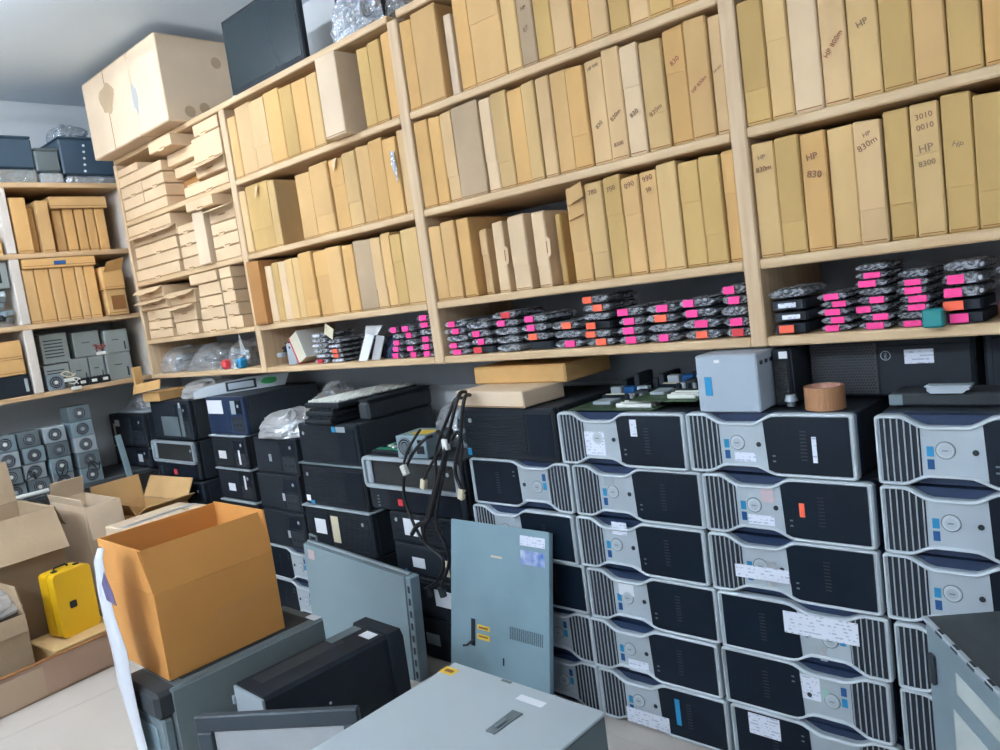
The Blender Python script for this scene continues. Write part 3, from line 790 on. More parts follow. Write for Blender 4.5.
rb('prong', (-.008, .008, -.012, .0, .018, .03), STEELL, o, .002)
o = rb('cable_reel', (-.018, .018, 0, .05, 0, .05), RED, None, .012, (xw(221, YS, zC), YS+.01, zC+.0005)); tag(o, 'small dark red block left of the blue adapter', 'block')
rb('lead', (-.006, .006, -.012, -.002, .0, .02), STEELL, o, .002)
for i, (x, sx, sy, sz, s, lab) in enumerate(((-4.37, .26, .34, .125, 1, 'large clear plastic bag spilling over the shelf end below mailers'), (-4.02, .36, .32, .125, 2, 'clear plastic bag of parts in the middle of far-left bottom shelf'), (-3.69, .20, .28, .12, 6, 'clear plastic bag of parts beside the red block'))):
    o = crumple('plastic_bag', sx, sy, sz, s+30, CLEAR, None, (x, YS+.17, zC+.0005), n=14, rough=.22)
    tag(o, lab, 'bag', 'plastic bags on the bottom shelf')
    for q in range(4):
        rb('part_inside', (-.05, .05, -.04, .04, 0, .035), [CHARC, BLACK, STEELD, BLACK2][q], o, .006, (rk.uniform(-.25, .25)*sx, rk.uniform(-.2, .2)*sy, .004+.03*(q % 3)), (0, 0, rk.uniform(0, 3)))

# ------------------------------------------------------------------ silver workstations lying on their sides
YT = 1.855                      # front plane of the computer stacks
TW, THH = .443, .1635
PITCH_Z = .1655
def waist(u):
    return smooth(.12, .25, u)*(1-smooth(.42, .56, u))
def tz(u): return THH-.025*waist(u)
def bz(u): return .021*waist(u)
def outline(off=0.0):
    pts = []
    us = [0.0]+[.03+i*.94/30 for i in range(31)]+[1.0]
    r = .014
    X = lambda u: (u-.5)*TW
    bot = [(X(u), bz(u)) for u in us[1:-1]]
    top = [(X(u), tz(u)) for u in us[1:-1]]
    o = [(X(0)+.001, r*.55), (X(0)+.004, r*.25)]+bot+[(X(1)-.004, r*.25), (X(1)-.001, r*.55)]
    o += [(X(1)-.001, THH-r*.55), (X(1)-.004, THH-r*.25)]+top[::-1]+[(X(0)+.004, THH-r*.25), (X(0)+.001, THH-r*.55)]
    return o
def strip_poly(u0, u1, mrg, n=10, lean0=0.0):
    us = [u0+(u1-u0)*i/n for i in range(n+1)]
    return [((u-.5)*TW, bz(u)+mrg) for u in us]+[((u-.5+ (lean0 if i == 0 else 0))*TW, tz(u)-mrg) for i, u in list(enumerate(us))[::-1]]
def make_workstation(flip):
    F_ = (lambda a, b: (-a, THH-b)) if flip else (lambda a, b: (a, b))
    def pl(poly):
        q = [F_(a, b) for a, b in poly]
        return q
    r = thing('workstation', 'x', 'computer')
    rb('case', (-TW/2+.004, TW/2-.004, .035, .455, .002, THH-.002), CHARC, r, .004)
    MB().prism(rrect(-TW/2+.003, TW/2-.003, .003, THH-.003, .012), .004, .036).build('bezel_base', NAVY, r)
    o = outline()
    MB().prism(pl(o), -.012, .006).build('face_plate', SILV, r)
    inn = inset(o, .0085)
    # raised rim, chamfered
    q, qi = pl(o), pl(inn)
    m_ = pl(inset(o, .0025)); mi = pl(inset(o, .0065))
    n = len(q); mb = MB()
    vs = [(a, -.010, b) for a, b in q]+[(a, -.019, b) for a, b in m_]+[(a, -.019, b) for a, b in mi]+[(a, -.0118, b) for a, b in qi]
    fs = []
    for k in range(3):
        for i in range(n):
            j = (i+1) % n; fs.append((k*n+i, k*n+j, (k+1)*n+j, (k+1)*n+i))
    mb.add(vs, fs, 0, True); mb.build('rim', SILVR, r)
    MB().prism(pl(strip_poly(.028, .215, .0088)), -.0135, -.011).build('grille_recess', DARKGR, r)
    for i in range(6):
        u = .050+i*.0305
        x0 = (u-.5)*TW; z0 = bz(u)+.008; z1 = tz(u)-.008
        a, b = F_(x0, z0), F_(x0+.0028, z1)
        rb('grille_slat', (a[0], b[0], -.0175, -.0132, a[1], b[1]), mat('slat_grey', (172, 182, 188), rough=.5), r, .0008)
    pan = strip_poly(.505, .968, .0095, 12, lean0=-.012)
    MB().prism(pl(pan), -.0155, -.011).build('drive_panel', NAVYB, r)
    for i in range(2):
        a, b = F_((.535-.5)*TW, .038+i*.014), F_((.552-.5)*TW, .042+i*.014)
        rb('indicator', (a[0], b[0], -.0162, -.0154, a[1], b[1]), STEELD, r, 0)
    sl = MB()
    for i in range(9):
        a, b = F_((.70-.5)*TW, .045+i*.009), F_((.735-.5)*TW, .048+i*.009)
        sl.box(a[0], b[0], -.0161, -.0154, a[1], b[1])
    sl.build('vent_slots', CHARC, r)
    c = F_((.325-.5)*TW, THH*.52)
    MB().cyl((c[0], -.0114, c[1]), (0, -1, 0), .0205, .0012, 24).build('button_ring', STEELD, r)
    pb = MB().cyl((c[0], -.0116, c[1]), (0, -1, 0), .019, .0035, 24, r2=.0175).build('power_button', SILVR, r)
    MB().cyl((c[0], -.0150, c[1]), (0, -1, 0), .0125, .0012, 20).build('button_face', SILV, pb)
    rb('emblem_bar', (c[0]-.006, c[0]+.006, -.0168, -.0160, c[1]-.0012, c[1]+.0012), STEELD, pb, 0)
    c = F_((.455-.5)*TW, THH*.5)
    MB().cyl((c[0], -.0116, c[1]), (0, -1, 0), .0065, .002, 16).build('lock', CHARC, r)
    for k, (uz, m) in enumerate(((.43, CYAN), (.25, CYAN2))):
        a, b = F_((.240-.5)*TW, THH*uz), F_((.272-.5)*TW, THH*(uz+.14))
        rb('badge', (a[0], b[0], -.0126, -.0118, a[1], b[1]), m, r, 0)
    return r
WS = {False: make_workstation(False), True: make_workstation(True)}
rw = random.Random(3)
ROWN = ['', 'top', 'second from top', 'third from top', 'fourth from top', 'fifth from top', 'bottom']
C3, C2, C1, C0 = -.592, -1.048, -1.498, -1.945
XOFF = {(C, r_): v for C, lst in ((3, (.0, .0, -.008, .007, .007, .007)), (2, (-.031, -.001, -.001, .009, .0, .010)), (1, (-.024, .004, -.004, .012, .0, .010)), (0, (0, .0, -.006, .006, .01, .01))) for r_, v in zip(range(1, 7), lst)}
def ws(colx, rown, flip, lab, extras=()):
    r = copy_tree(WS[flip])
    z = (6-rown)*PITCH_Z+.001
    r.location = (colx+TW/2+XOFF[({C3: 3, C2: 2, C1: 1, C0: 0}[colx], rown)], YT+.019+rw.uniform(-.006, .006), z)
    r.rotation_euler = (0, 0, rw.uniform(-.008, .008))
    tag(r, lab, 'computer', 'silver workstations stacked on their sides')
    for u0, u1, v0, v1, m, yo in extras:
        rb('paper_label' if m in (PRINT, PAPER) else 'sticker', ((u0-.5)*TW, (u1-.5)*TW, yo-.0008, yo, v0*THH, v1*THH), m, r, 0)
    return r
PL, PN = -.0122, -.0156          # label depth on plate / panel
ws(C3, 1, False, 'silver workstation with blue badges, top of the rightmost computer column')
ws(C3, 2, False, 'silver workstation, second from top of the rightmost computer column')
ws(C3, 3, False, 'silver workstation, third from top, above steel chassis corner, rightmost computer column')
ws(C3, 4, False, 'silver workstation half hidden by steel chassis, fourth in rightmost computer column')
ws(C3, 5, False, 'silver workstation half hidden by steel chassis, fifth in rightmost computer column')
ws(C3, 6, False, 'silver workstation on the floor, bottom of the rightmost computer column')
ws(C2, 1, False, 'silver workstation under the tape roll, with barcode label on dark panel', [(.30, .43, .22, .36, PRINT, PL), (.765, .79, .25, .65, PRINT, PN)])
ws(C2, 2, False, 'silver workstation with small orange sticker on its dark panel', [(.28, .44, .20, .36, PRINT, PL), (.595, .625, .40, .62, ORANGE, PN), (.37, .45, .58, .84, mat('faint_stamp', (196, 178, 184), rough=.6), PL)])
ws(C2, 3, False, 'silver workstation with wide paper label across grille and button', [(.17, .50, .30, .52, PRINT, -.0192), (.36, .42, .18, .62, CLOUDY, PL)])
ws(C2, 4, True, 'upside-down silver workstation with wide paper label over its right grille', [(.42, .84, .50, .86, PRINT, -.0192), (.45, .50, .18, .30, PAPER, PL), (.61, .65, .12, .34, CLOUDY, PL)])
ws(C2, 5, True, 'upside-down silver workstation with square white label beside right grille', [(.46, .61, .42, .82, PRINT, PL), (.62, .66, .5, .66, mat('faint_green', (150, 190, 180)), PL)])
ws(C2, 6, True, 'upside-down silver workstation on the floor with label on dark panel', [(.12, .32, .55, .92, PRINT, PN)])
ws(C1, 1, False, 'silver workstation under the circuit boards with paper label', [(.21, .38, .20, .64, PRINT, PL), (.60, .65, .58, .88, PRINT, PN)])
ws(C1, 2, False, 'silver workstation with large round button, directly below the circuit-board one', [(.26, .34, .62, .82, STEELL, PL)])
ws(C1, 3, False, 'silver workstation with tape at top of face, third in circuit-board column', [(.30, .42, .72, .96, PRINT, PL)])
ws(C1, 4, False, 'silver workstation with label above button, fourth in circuit-board column', [(.26, .38, .56, .78, PAPER, PL)])
ws(C1, 5, False, 'silver workstation with label below button, fifth in circuit-board column', [(.30, .46, .10, .32, PRINT, PL)])
ws(C1, 6, False, 'silver workstation on the floor with tall cyan strip on panel', [(.22, .56, .06, .36, PRINT, -.0192), (.615, .65, .28, .78, CYAN, PN)])
ws(C0, 2, True, 'upside-down silver workstation below the black ribbed desktop')
ws(C0, 3, False, 'silver workstation behind top edge of the leaning steel panel')
ws(C0, 4, False, 'silver workstation mostly hidden by leaning steel panel, fourth row')
ws(C0, 5, True, 'upside-down silver workstation right behind the leaning panel vent')
ws(C0, 6, True, 'upside-down silver workstation on the floor behind the leaning panel')

# ------------------------------------------------------------------ black desktop computers lying on their sides
def desktop(x0, x1, z0, z1, style, label, labels=(), y=None, d=.43, m=None, group='black desktop computers in stacks', rz=0.0):
    y = YT+rw.uniform(-.004, .006) if y is None else y
    w, h = x1-x0-.006, z1-z0-.0015
    m = m or BLACK
    r = thing('desktop_computer', label, 'computer', ((x0+x1)/2, y, z0+.0006), (0, 0, rz), group)
    rb('case', (-w/2+.003, w/2-.003, .03, d, .001, h-.001), CHARC if style != 'dusty' else BLACK2, r, .004)
    if style in ('ribbed', 'silverlid'):
        rb('front_bezel', (-w/2, w/2, 0, .03, 0, h), m, r, .006)
        n = max(5, int(h*.8/.009))
        u0, u1 = (-w*.46, w*.20) if style == 'ribbed' else (-w*.10, w*.46)
        for i in range(n):
            z = h*.12+i*(h*.78/n)
            rb('rib', (u0, u1, -.0035, .001, z, z+.0042), m, r, .001)
        MB().prism([(u1+.01, h*.1), (w*.47, h*.1), (w*.47, h*.9), (u1+.01, h*.9)] if style == 'ribbed' else [(-w*.46, h*.1), (u0-.01, h*.1), (u0-.01, h*.9), (-w*.46, h*.9)], -.003, .001).build('drive_panel', NAVYB, r)
    elif style == 'handle':
        hu = h*.42
        rb('front_bezel', (-w/2, w/2, .0, .03, 0, h), m, r, .008)
        rb('mesh_panel', (-w/2+.06, w/2-.02, -.004, .001, hu+.01, h-.01), mat('mesh_dark', (40, 44, 46), rough=.7, bump=.6, bscale=300), r, .003)
        P_ = rrect(-w/2+.002, w/2-.004, hu, h-.001, .022)
        MB().ring(P_, inset(P_, .014), -.016, .0).build('handle_frame', STEELL if 'pale' in label or True else m, r)
        rb('handle_grip', (-w/2+.022, -w/2+.05, -.013, .002, hu+.016, h-.016), SILV, r, .006)
        sl = MB()
        for i in range(4): sl.box(-w/2+.05, -w/2+.062, -.001, .0002, .014+i*.013, .019+i*.013)
        sl.build('port', STEELD, r)
        rb('lower_panel', (-w*.28, w*.46, -.003, .001, .008, hu-.006), NAVYB, r, .002)
    else:
        rb('front_bezel', (-w/2, w/2, 0, .03, 0, h), m, r, .006)
        rb('drive_panel', (-w*.46, w*.12, -.003, .001, h*.09, h*.91), m, r, .002)
        rb('bay_cover', (w*.16, w*.46, -.0025, .001, h*.55, h*.91), NAVYB, r, .002)
        rb('port_panel', (w*.16, w*.46, -.0025, .001, h*.09, h*.48), CHARC, r, .002)
        sl = MB()
        for i in range(3): sl.box(w*.2+i*.03, w*.2+.018+i*.03, -.0034, -.0024, h*.22, h*.30)
        sl.build('port', DARKGR, r)
    MB().cyl((w*.38 if style != 'ribbed' else -w*.40, -.002, h*.76), (0, -1, 0), .008, .0025, 14).build('emblem', STEELL, r)
    for k in labels:
        u0, u1, v0, v1, mm = k[:5]
        rb('sticker' if mm not in (PRINT, PAPER) else 'paper_label', ((u0-.5)*w, (u1-.5)*w, -.0052, -.0044, v0*h, v1*h), mm, r, 0)
    return r
def lid(r, h, w, m=STEELL, d=.4):
    rb('silver_trim', (-w/2-.002, w/2+.002, -.008, d, h, h+.008), m, r, .002)
Z = CAM_H
# top of column with ribbed desktop (over the upside-down workstation)
desktop(-1.945, -1.53, 5*PITCH_Z+.002, Z-.385, 'ribbed', 'black ribbed desktop computer under the two tan cartons', [(.03, .075, .06, .2, CYAN)])
# column A, with the hanging cables
A = [(-2.545, -1.99, Z-.80, Z-.578, 'handle', 'black workstation with silver handle under the power supply', [(.33, .38, .12, .24, RED)]),
     (-2.44, -1.99, Z-.925, Z-.802, 'ribbed', 'black ribbed desktop with white label behind the hanging cables', [(.20, .42, .30, .85, PAPER)]),
     (-2.44, -1.99, Z-1.055, Z-.927, 'plain', 'black desktop with torn label, second under silver-handled workstation', [(.24, .40, .30, .62, PAPER), (.66, .70, .2, .7, CREAMP), (.12, .15, .05, .2, CYAN2)]),
     (-2.42, -1.99, Z-1.222, Z-1.057, 'plain', 'black desktop with wide white label beside leaning steel panel', [(.45, .72, .40, .80, PAPER)]),
     (-2.42, -1.99, .001, Z-1.224, 'plain', 'black desktop on the floor beside leaning steel panel', [(.24, .42, .38, .66, STEELL)])]
for a in A: desktop(*a)
B = [(-2.995, -2.57, Z-.632, Z-.458, 'ribbed', 'black desktop with blue badge under the keyboard pile', [(.62, .68, .82, .95, CYAN), (.69, .84, .82, .95, STEELL)]),
     (-3.02, -2.565, Z-.825, Z-.640, 'ribbed', 'black ribbed desktop with silver top trim, second under keyboard pile', [(.03, .10, .10, .24, PAPER), (.1, .16, .03, .12, CYAN)]),
     (-3.045, -2.56, Z-1.02, Z-.835, 'silverlid', 'ribbed desktop under a silver lid, with label and tan tape', [(.16, .33, .38, .74, PAPER), (.42, .53, .22, .86, CREAMP)]),
     (-3.0, -2.56, Z-1.205, Z-1.022, 'plain', 'black desktop behind the leaning grey slab, fourth under keyboard pile', []),
     (-3.0, -2.56, .001, Z-1.207, 'plain', 'black desktop on the floor behind the leaning grey slab', [])]
for i, b in enumerate(B):
    r = desktop(*b)
    if i in (1, 2): lid(r, b[3]-b[2], b[1]-b[0], STEELL if i == 2 else STEELD)
C = [(-3.40, -3.035, Z-.702, Z-.53, 'plain', 'black desktop directly under the grey bagged parcel', [(.36, .42, .35, .55, STEELL)]),
     (-3.42, -3.06, Z-.878, Z-.704, 'plain', 'black desktop second under the grey bagged parcel', [(.60, .66, .3, .5, STEELL)]),
     (-3.42, -3.06, Z-1.055, Z-.880, 'plain', 'black desktop third under the grey bagged parcel', [(.6, .66, .3, .5, STEELL)])]
for c in C: desktop(*c)
r = copy_tree(WS[True]); r.location = (-3.455+TW/2, YT+.02, Z-1.223); tag(r, 'silver-rimmed workstation behind the big open carton', 'computer', 'silver workstations stacked on their sides')
r = copy_tree(WS[True]); r.location = (-3.455+TW/2, YT+.02, .001); tag(r, 'silver-rimmed workstation on the floor behind the big open carton', 'computer', 'silver workstations stacked on their sides')
D = [(-3.80, -3.43, Z-.525, Z-.335, 'plain', 'navy desktop with white label under the grey front bezel', [(.06, .48, .56, .92, PAPER), (.7, .82, .55, .9, STEELL)]),
     (-3.80, -3.46, Z-.695, Z-.535, 'plain', 'black desktop with square label, second under grey front bezel', [(.2, .42, .3, .55, PAPER), (.78, .83, .15, .6, PAPER)]),
     (-3.80, -3.46, Z-.86, Z-.705, 'plain', 'black desktop with square label, third under grey front bezel', [(.3, .5, .3, .55, PAPER), (.78, .83, .4, .85, PAPER)]),
     (-3.80, -3.46, Z-1.03, Z-.87, 'plain', 'black desktop with silver trim, fourth under grey front bezel', []),
     (-3.80, -3.46, Z-1.21, Z-1.032, 'plain', 'black desktop, fifth under grey front bezel', []), (-3.80, -3.46, .001, Z-1.212, 'plain', 'black desktop on the floor under grey front bezel column', [])]
for i, b in enumerate(D):
    r = desktop(*b, m=NAVY if i == 0 else None)
    if i in (1, 2, 3): lid(r, b[3]-b[2]-.001, b[1]-b[0], STEELL)
EE = [(-4.47, -4.0, Z-.570, Z-.352, 'dusty', 'dusty black tower with drive bays under the tan carton flaps', [(.28, .72, .1, .6, STEELD), (.76, .84, .1, .86, STEELD), (.78, .82, .82, .95, PAPER)]),
      (-4.52, -4.0, Z-.79, Z-.575, 'handle', 'black workstation with silver frame and red lights', [(.42, .5, .1, .24, RED)]),
      (-4.46, -3.98, Z-1.0, Z-.795, 'plain', 'black tower behind the torn brown carton, below the red lights', []),
      (-4.46, -3.98, Z-1.2, Z-1.002, 'plain', 'black tower hidden low behind the brown cartons', []), (-4.46, -3.98, .001, Z-1.202, 'plain', 'black tower on floor hidden behind the brown cartons', [])]
for b in EE: desktop(*b)
FF = [(-5.08, -4.58, Z-.63, Z-.43, 'plain', 'black desktop with small white label in the corner beside power supplies', [(.18, .32, .62, .82, PAPER), (.12, .17, .2, .7, CREAMP)]),
      (-5.08, -4.58, Z-.75, Z-.635, 'plain', 'black desktop with label, lower one in the corner beside power supplies', [(.7, .82, .3, .7, PAPER)])]
for b in FF: desktop(*b, d=.40)

# ------------------------------------------------------------------ things on top of the computer stacks
zt1 = 6*PITCH_Z+.0015
rp = random.Random(77)
def motherboard(loc, rz, lab, w=.30, d=.24, rx=0.0):
    r = thing('motherboard', lab, 'circuit board', loc, (rx, 0, rz), 'bare circuit boards')
    rb('board', (-w/2, w/2, 0, d, .0, .0022), PCB, r, 0)
    for i in range(4):
        rb('white_slot', (w*(.02), w*.42, d*(.12+.10*i), d*(.12+.10*i)+.008, .0022, .014), WHITEP if i < 3 else BLACK, r, .001)
    for i in range(2):
        rb('memory_slot', (-w*.45, -w*.08, d*(.7+.08*i), d*(.7+.08*i)+.008, .0022, .015), [NAVYB, CREAMP][i], r, .001)
    rb('cpu_socket', (-w*.36, -w*.14, d*.30, d*.56, .0022, .012), STEELL, r, .002)
    hs = rb('heatsink', (.0, w*.16, d*.62, d*.8, .0022, .03), CHARC, r, .001)
    for i in range(3):
        rb('port', (-w*.45+i*.05, -w*.45+.04+i*.05, d-.02, d+.004, .0022, .032), [STEELL, CYAN2, STEELL][i], r, .002)
    for i in range(4):
        MB().cyl((-w*.1+.018*i, d*.62, .0022), (0, 0, 1), .006, .02, 10).build('capacitor', STEELL if i % 2 else BLACK, r)
    for i in range(4):
        rb('chip', (w*(.44)-.03, w*.47, d*(.5+.11*i), d*(.5+.11*i)+.02, .0022, .006), BLACK, r, .001)
    return r
motherboard((-1.335, YT+.02, zt1+.001), 0.02, 'green circuit board lying at left on the circuit-board column')
motherboard((-1.165, YT+.035, zt1+.024), -.03, 'green circuit board overlapping the other, beside the grey metal box', w=.22, d=.22, rx=.05)
rb_ = thing('heatsink_pile', 'dark pile of coolers behind the two circuit boards', 'cooler', (-1.31, YT+.30, zt1))
for i in range(8):
    x = -.14+.035*i
    rb('fin', (x, x+.02, -.03+.02*(i % 2), .08, 0, .05+.02*math.sin(i*2.1)), [BLACK, CHARC, NAVYB][i % 3], rb_, .003)
# grey metal box with blue sticker
sb = thing('metal_box', 'pale grey metal box with blue sticker beside the tape roll', 'box', (-.945, YT+.005, zt1))
rb('shell', (-.085, .085, 0, .15, 0, .152), mat('pale_blue_paint', (168, 182, 194), rough=.5, noise=.08, nscale=4), sb, .004)
rb('sticker', (-.062, -.042, -.001, .0005, .045, .095), CYAN, sb, 0)
rb('foot_tab', (-.03, -.015, -.001, .0006, .132, .140), WHITEP, sb, 0)
for i in range(4):
    rb('edge_notch', (.0845, .0862, .02+i*.03, .035+i*.03, .12, .13), CHARC, sb, 0)
# tape roll
tp = thing('tape_roll', 'brown parcel tape roll standing on a silver workstation', 'tape', (-.722, 1.925, zt1))
mb = MB(); n = 36
TAPE = mat('brown_tape', (166, 120, 84), rough=.35, noise=.1, nscale=3)
for (r0, r1, z1, m, nm) in ((.041, .0475, .056, TAPE, 'tape_winding'), (.038, .0409, .0562, mat('tape_core', (214, 160, 140), rough=.7, noise=.3, nscale=60), 'core')):
    mb = MB(); vs = []
    for i in range(n):
        a = 2*math.pi*i/n; c, s_ = math.cos(a), math.sin(a)
        vs += [(r1*c, r1*s_, 0), (r1*c, r1*s_, z1), (r0*c, r0*s_, z1), (r0*c, r0*s_, 0)]
    fs = [(4*i+k, 4*((i+1) % n)+k, 4*((i+1) % n)+(k+1) % 4, 4*i+(k+1) % 4) for i in range(n) for k in range(4)]
    mb.add(vs, fs, 0, False); mb.build(nm, m, tp)
kn = thing('plug_knob', 'small grey plug between the metal box and the tape roll', 'plug', (-.815, 1.945, zt1))
MB().cyl((0, 0, 0), (0, 0, 1), .011, .014, 14).build('stem', STEELD, kn); MB().cyl((0, 0, .0142), (0, 0, 1), .017, .016, 16, r2=.012).build('head', STEELL, kn)
# upright black computers under the shelf
MESH = mat('perforated_black', (40, 43, 46), rough=.65, bump=.9, bscale=260)
def upright(x0, x1, h, y, d, lab, sticker=None, m=BLACK):
    r = thing('desktop_computer', lab, 'computer', ((x0+x1)/2, y, zt1), group='black computers under the shelf')
    w = x1-x0
    rb('case', (-w/2, w/2, .02, d, 0, h), CHARC, r, .004)
    rb('front_bezel', (-w/2, w/2, 0, .0195, 0, h), m, r, .006)
    rb('mesh_front', (-w*.42, w*.42, -.003, .001, h*.06, h*.8), MESH, r, .002)
    if sticker: rb('sticker', sticker, PAPER, r, 0)
    return r
upright(-1.12, -1.04, .148, 2.13, .2, 'black computer standing left of the grey metal box')
upright(-.858, -.813, .148, YT+.09, .3, 'narrow black computer with pale sticker right of the grey metal box', (-.0, .022, -.004, -.003, .125, .143))
dl = thing('desktop_computer', 'black desktop with perforated front and white label behind tape roll', 'computer', (-.615, 2.065, zt1))
hd = .150
rb('case', (-.192, .19, .02, .27, 0, hd), CHARC, dl, .004)
rb('front_bezel', (-.192, .19, .0, .0195, 0, hd), BLACK, dl, .005)
gp = rb('perforated_panel', (-.186, -.022, -.002, .001, .008, hd-.012), mat('perforated_base', (58, 60, 62), rough=.6), dl, .001)
hm = MB()
for j in range(19):
    for i in range(22):
        x = -.183+i*.0074+(.0037 if j % 2 else 0); z = .013+j*.0074
        if x+.004 < -.024: hm.box(x, x+.0046, -.0026, -.0018, z, z+.0046)
hs_ = hm.build('perforations', DARKGR, gp); hs_['kind'] = 'stuff'
rb('smooth_panel', (-.018, .186, -.004, .001, .008, hd-.02), BLACK, dl, .002)
MB().ring([(-.0+.012*math.cos(i*math.pi/12)+.0, .105+.012*math.sin(i*math.pi/12)) for i in range(24)], [(.0105*math.cos(i*math.pi/12), .105+.0105*math.sin(i*math.pi/12)) for i in range(24)], -.0052, -.0038).build('round_emblem', STEELL, dl)
letter('DELL', .0075, STEELL, dl, (0, -.0045, .105), math.pi/2, name='emblem_lettering')
rb('paper_label', (.043, .108, -.005, -.0041, .083, .118), PRINT, dl, 0)
r = desktop(-.41, .02, zt1, zt1+.15, 'plain', 'black desktop behind the grey handle on rightmost computer column', y=2.08, d=.25)
fb = thing('slim_computer', 'slim black computer lying flat on the rightmost computer column', 'computer', (-.37, 1.945, zt1))
rb('shell', (-.21, .21, 0, .105, 0, .030), BLACK2, fb, .005); rb('rough_edge', (-.21, -.18, -.003, .0, .003, .028), STEELD, fb, .001)
rb('sticker', (.032, .048, -.0012, .0, .010, .026), PAPER, fb, 0)
hg = thing('plastic_handle', 'light grey plastic handle lying on the slim black computer', 'rail', (-.455, 1.938, zt1+.0308))  # loose grey handle resting on the flat black box
MB().prism([(-.042, .014), (-.042, .006), (-.034, .0), (-.03, -.0), (-.026, .0), (.026, .0), (.03, 0), (.036, .006), (.044, .008), (.044, .014)], 0, .03).build('body', SILV, hg)
rb('lip', (-.046, .048, -.002, .032, .0142, .018), SILV, hg, .001)
# two flat cartons
o = MB().box(-.165, .165, 0, .20, 0, .055, b=.004).build('flat_carton', CARD_CREAM, None, (-1.80, YT-.005, Z-.383), (0, 0, -.06)); tag(o, 'cream flat carton lying on the black ribbed desktop', 'carton')
rb('lid_edge', (-.163, .163, -.0015, .0, .004, .006), CARD_DARK, o, 0)
fc = thing('flat_carton', 'wide tan flat carton, upper of the two beside circuit boards', 'carton', (-1.785, 1.995, Z-.327), (0, 0, .0))
rb('body', (-.21, .21, 0, .26, 0, .062), CARDS[2], fc, .004); rb('end_flap', (-.205, .205, -.002, -.0002, .004, .058), CARDS[2], fc, .001)
# power supply with hanging cables
def psu(loc, rz, lab, w=.15, h=.086, d=.14, m=STEEL, name='power_supply', group=None, side=False, hub=None):
    r = thing(name, lab, 'power supply', loc, (0, 0, rz), group)
    rb('housing', (-w/2, w/2, 0, d, 0, h), m, r, .003)
    R_ = h*.42; cx = -w/2+R_+.008 if w > .12 else 0
    MB().cyl((cx, .0008, h/2), (0, -1, 0), R_, .002, 24).build('fan_opening', DARKGR if not side else CHARC, r)
    for q in (.95, .68, .42):
        n_ = 24
        MB().ring([(cx+R_*q*math.cos(i*2*math.pi/n_), h/2+R_*q*math.sin(i*2*math.pi/n_)) for i in range(n_)], [(cx+(R_*q-.0018)*math.cos(i*2*math.pi/n_), h/2+(R_*q-.0018)*math.sin(i*2*math.pi/n_)) for i in range(n_)], -.0035, -.0012).build('guard_ring', STEELL, r)
    MB().cyl((cx, -.0012, h/2), (0, -1, 0), R_*.28, .002, 16).build('fan_hub', hub or STEELD, r)
    if w > .12:
        rb('socket', (w/2-.05, w/2-.012, -.0015, .0005, h*.2, h*.55), BLACK, r, .001)
        rb('switch', (w/2-.042, w/2-.02, -.0015, .0005, h*.66, h*.82), BLACK, r, .001)
    return r
ps = psu((-2.225, YT-.01, Z-.576), .12, 'silver power supply with fan on the silver-handled workstation')
rb('warning_label', (-.03, .06, .03, .1, .0862, .0868), YELLOW, ps, 0)
pc = thing('expansion_card', 'green circuit card on a black tray left of the power supply', 'circuit board', (-2.42, YT+.03, Z-.576))
rb('tray', (-.09, .09, -.01, .17, 0, .014), BLACK, pc, .003); rb('card', (-.07, .075, .0, .15, .0145, .02), PCBG, pc, .001)
for i in range(5): rb('chip', (-.05+.022*i, -.035+.022*i, .01+.02*(i % 3), .03+.02*(i % 3), .0202, .027), WHITEP if i % 2 else BLACK, pc, .001)
o = rb('pink_card', (-.05, .05, 0, .08, 0, .03), mat('magenta_plastic', (190, 60, 120), rough=.5), None, .006, (-2.33, YT+.10, Z-.5755)); tag(o, 'magenta plastic piece behind the silver power supply', 'part')
o = tag(crumple('plastic_bag', .34, .3, .17, 71, CLEAR, None, (-2.20, 2.17, Z-.5755), n=14, rough=.3), 'clear plastic bag against the wall above the power supply', 'bag')
for i in range(3): rb('part_inside', (-.05, .05, -.04, .04, 0, .03), [STEELD, PAPER, CHARC][i], o, .005, (-.06+.06*i, 0, .01+.025*i), (0, 0, i))
gr = thing('fan_cooler', 'round grey fan behind the cream flat carton', 'fan', (-2.035, 1.99, Z-.576)); MB().cyl((0, 0, .09), (0, 1, 0), .085, .035, 24).build('rim', STEELD, gr); MB().cyl((0, -.002, .09), (0, 1, 0), .03, .003, 16).build('hub', STEELL, gr)
for i in range(7):
    a = i*2*math.pi/7; MB().sheet([(.03*math.cos(a), -.003, .09+.03*math.sin(a)), (.078*math.cos(a), -.003, .09+.078*math.sin(a)), (.078*math.cos(a+.5), -.003, .09+.078*math.sin(a+.5)), (.03*math.cos(a+.6), -.003, .09+.03*math.sin(a+.6))], .002).build('blade', CHARC, gr)
def smooth_path(pts, k=5):
    out = []
    for i in range(len(pts)-1):
        p0, p1, p2, p3 = [Vector(pts[max(0, min(len(pts)-1, q))]) for q in (i-1, i, i+1, i+2)]
        for t_ in [j/k for j in range(k)]:
            out.append(.5*((2*p1)+(p2-p0)*t_+(2*p0-5*p1+4*p2-p3)*t_*t_+(3*p1-p0-3*p2+p3)*t_**3))
    out.append(Vector(pts[-1])); return out
def cable(pxs, r, lab, m=CABLE, plug=None, Y0=1.80):
    pts = [at_y(px, py, Y) for px, py, Y in pxs]
    base = pts[-1].copy()
    o = MB().tube([p-base for p in smooth_path(pts)], r).build('power_cable', m, None, base); tag(o, lab, 'cable', 'cables hanging beside the power supply')
    if plug: rb('connector', (-.012, .012, -.010, .010, -.035, .004), plug, o, .003, rot=(0, rp.uniform(-.5, .5), 0))
    return o
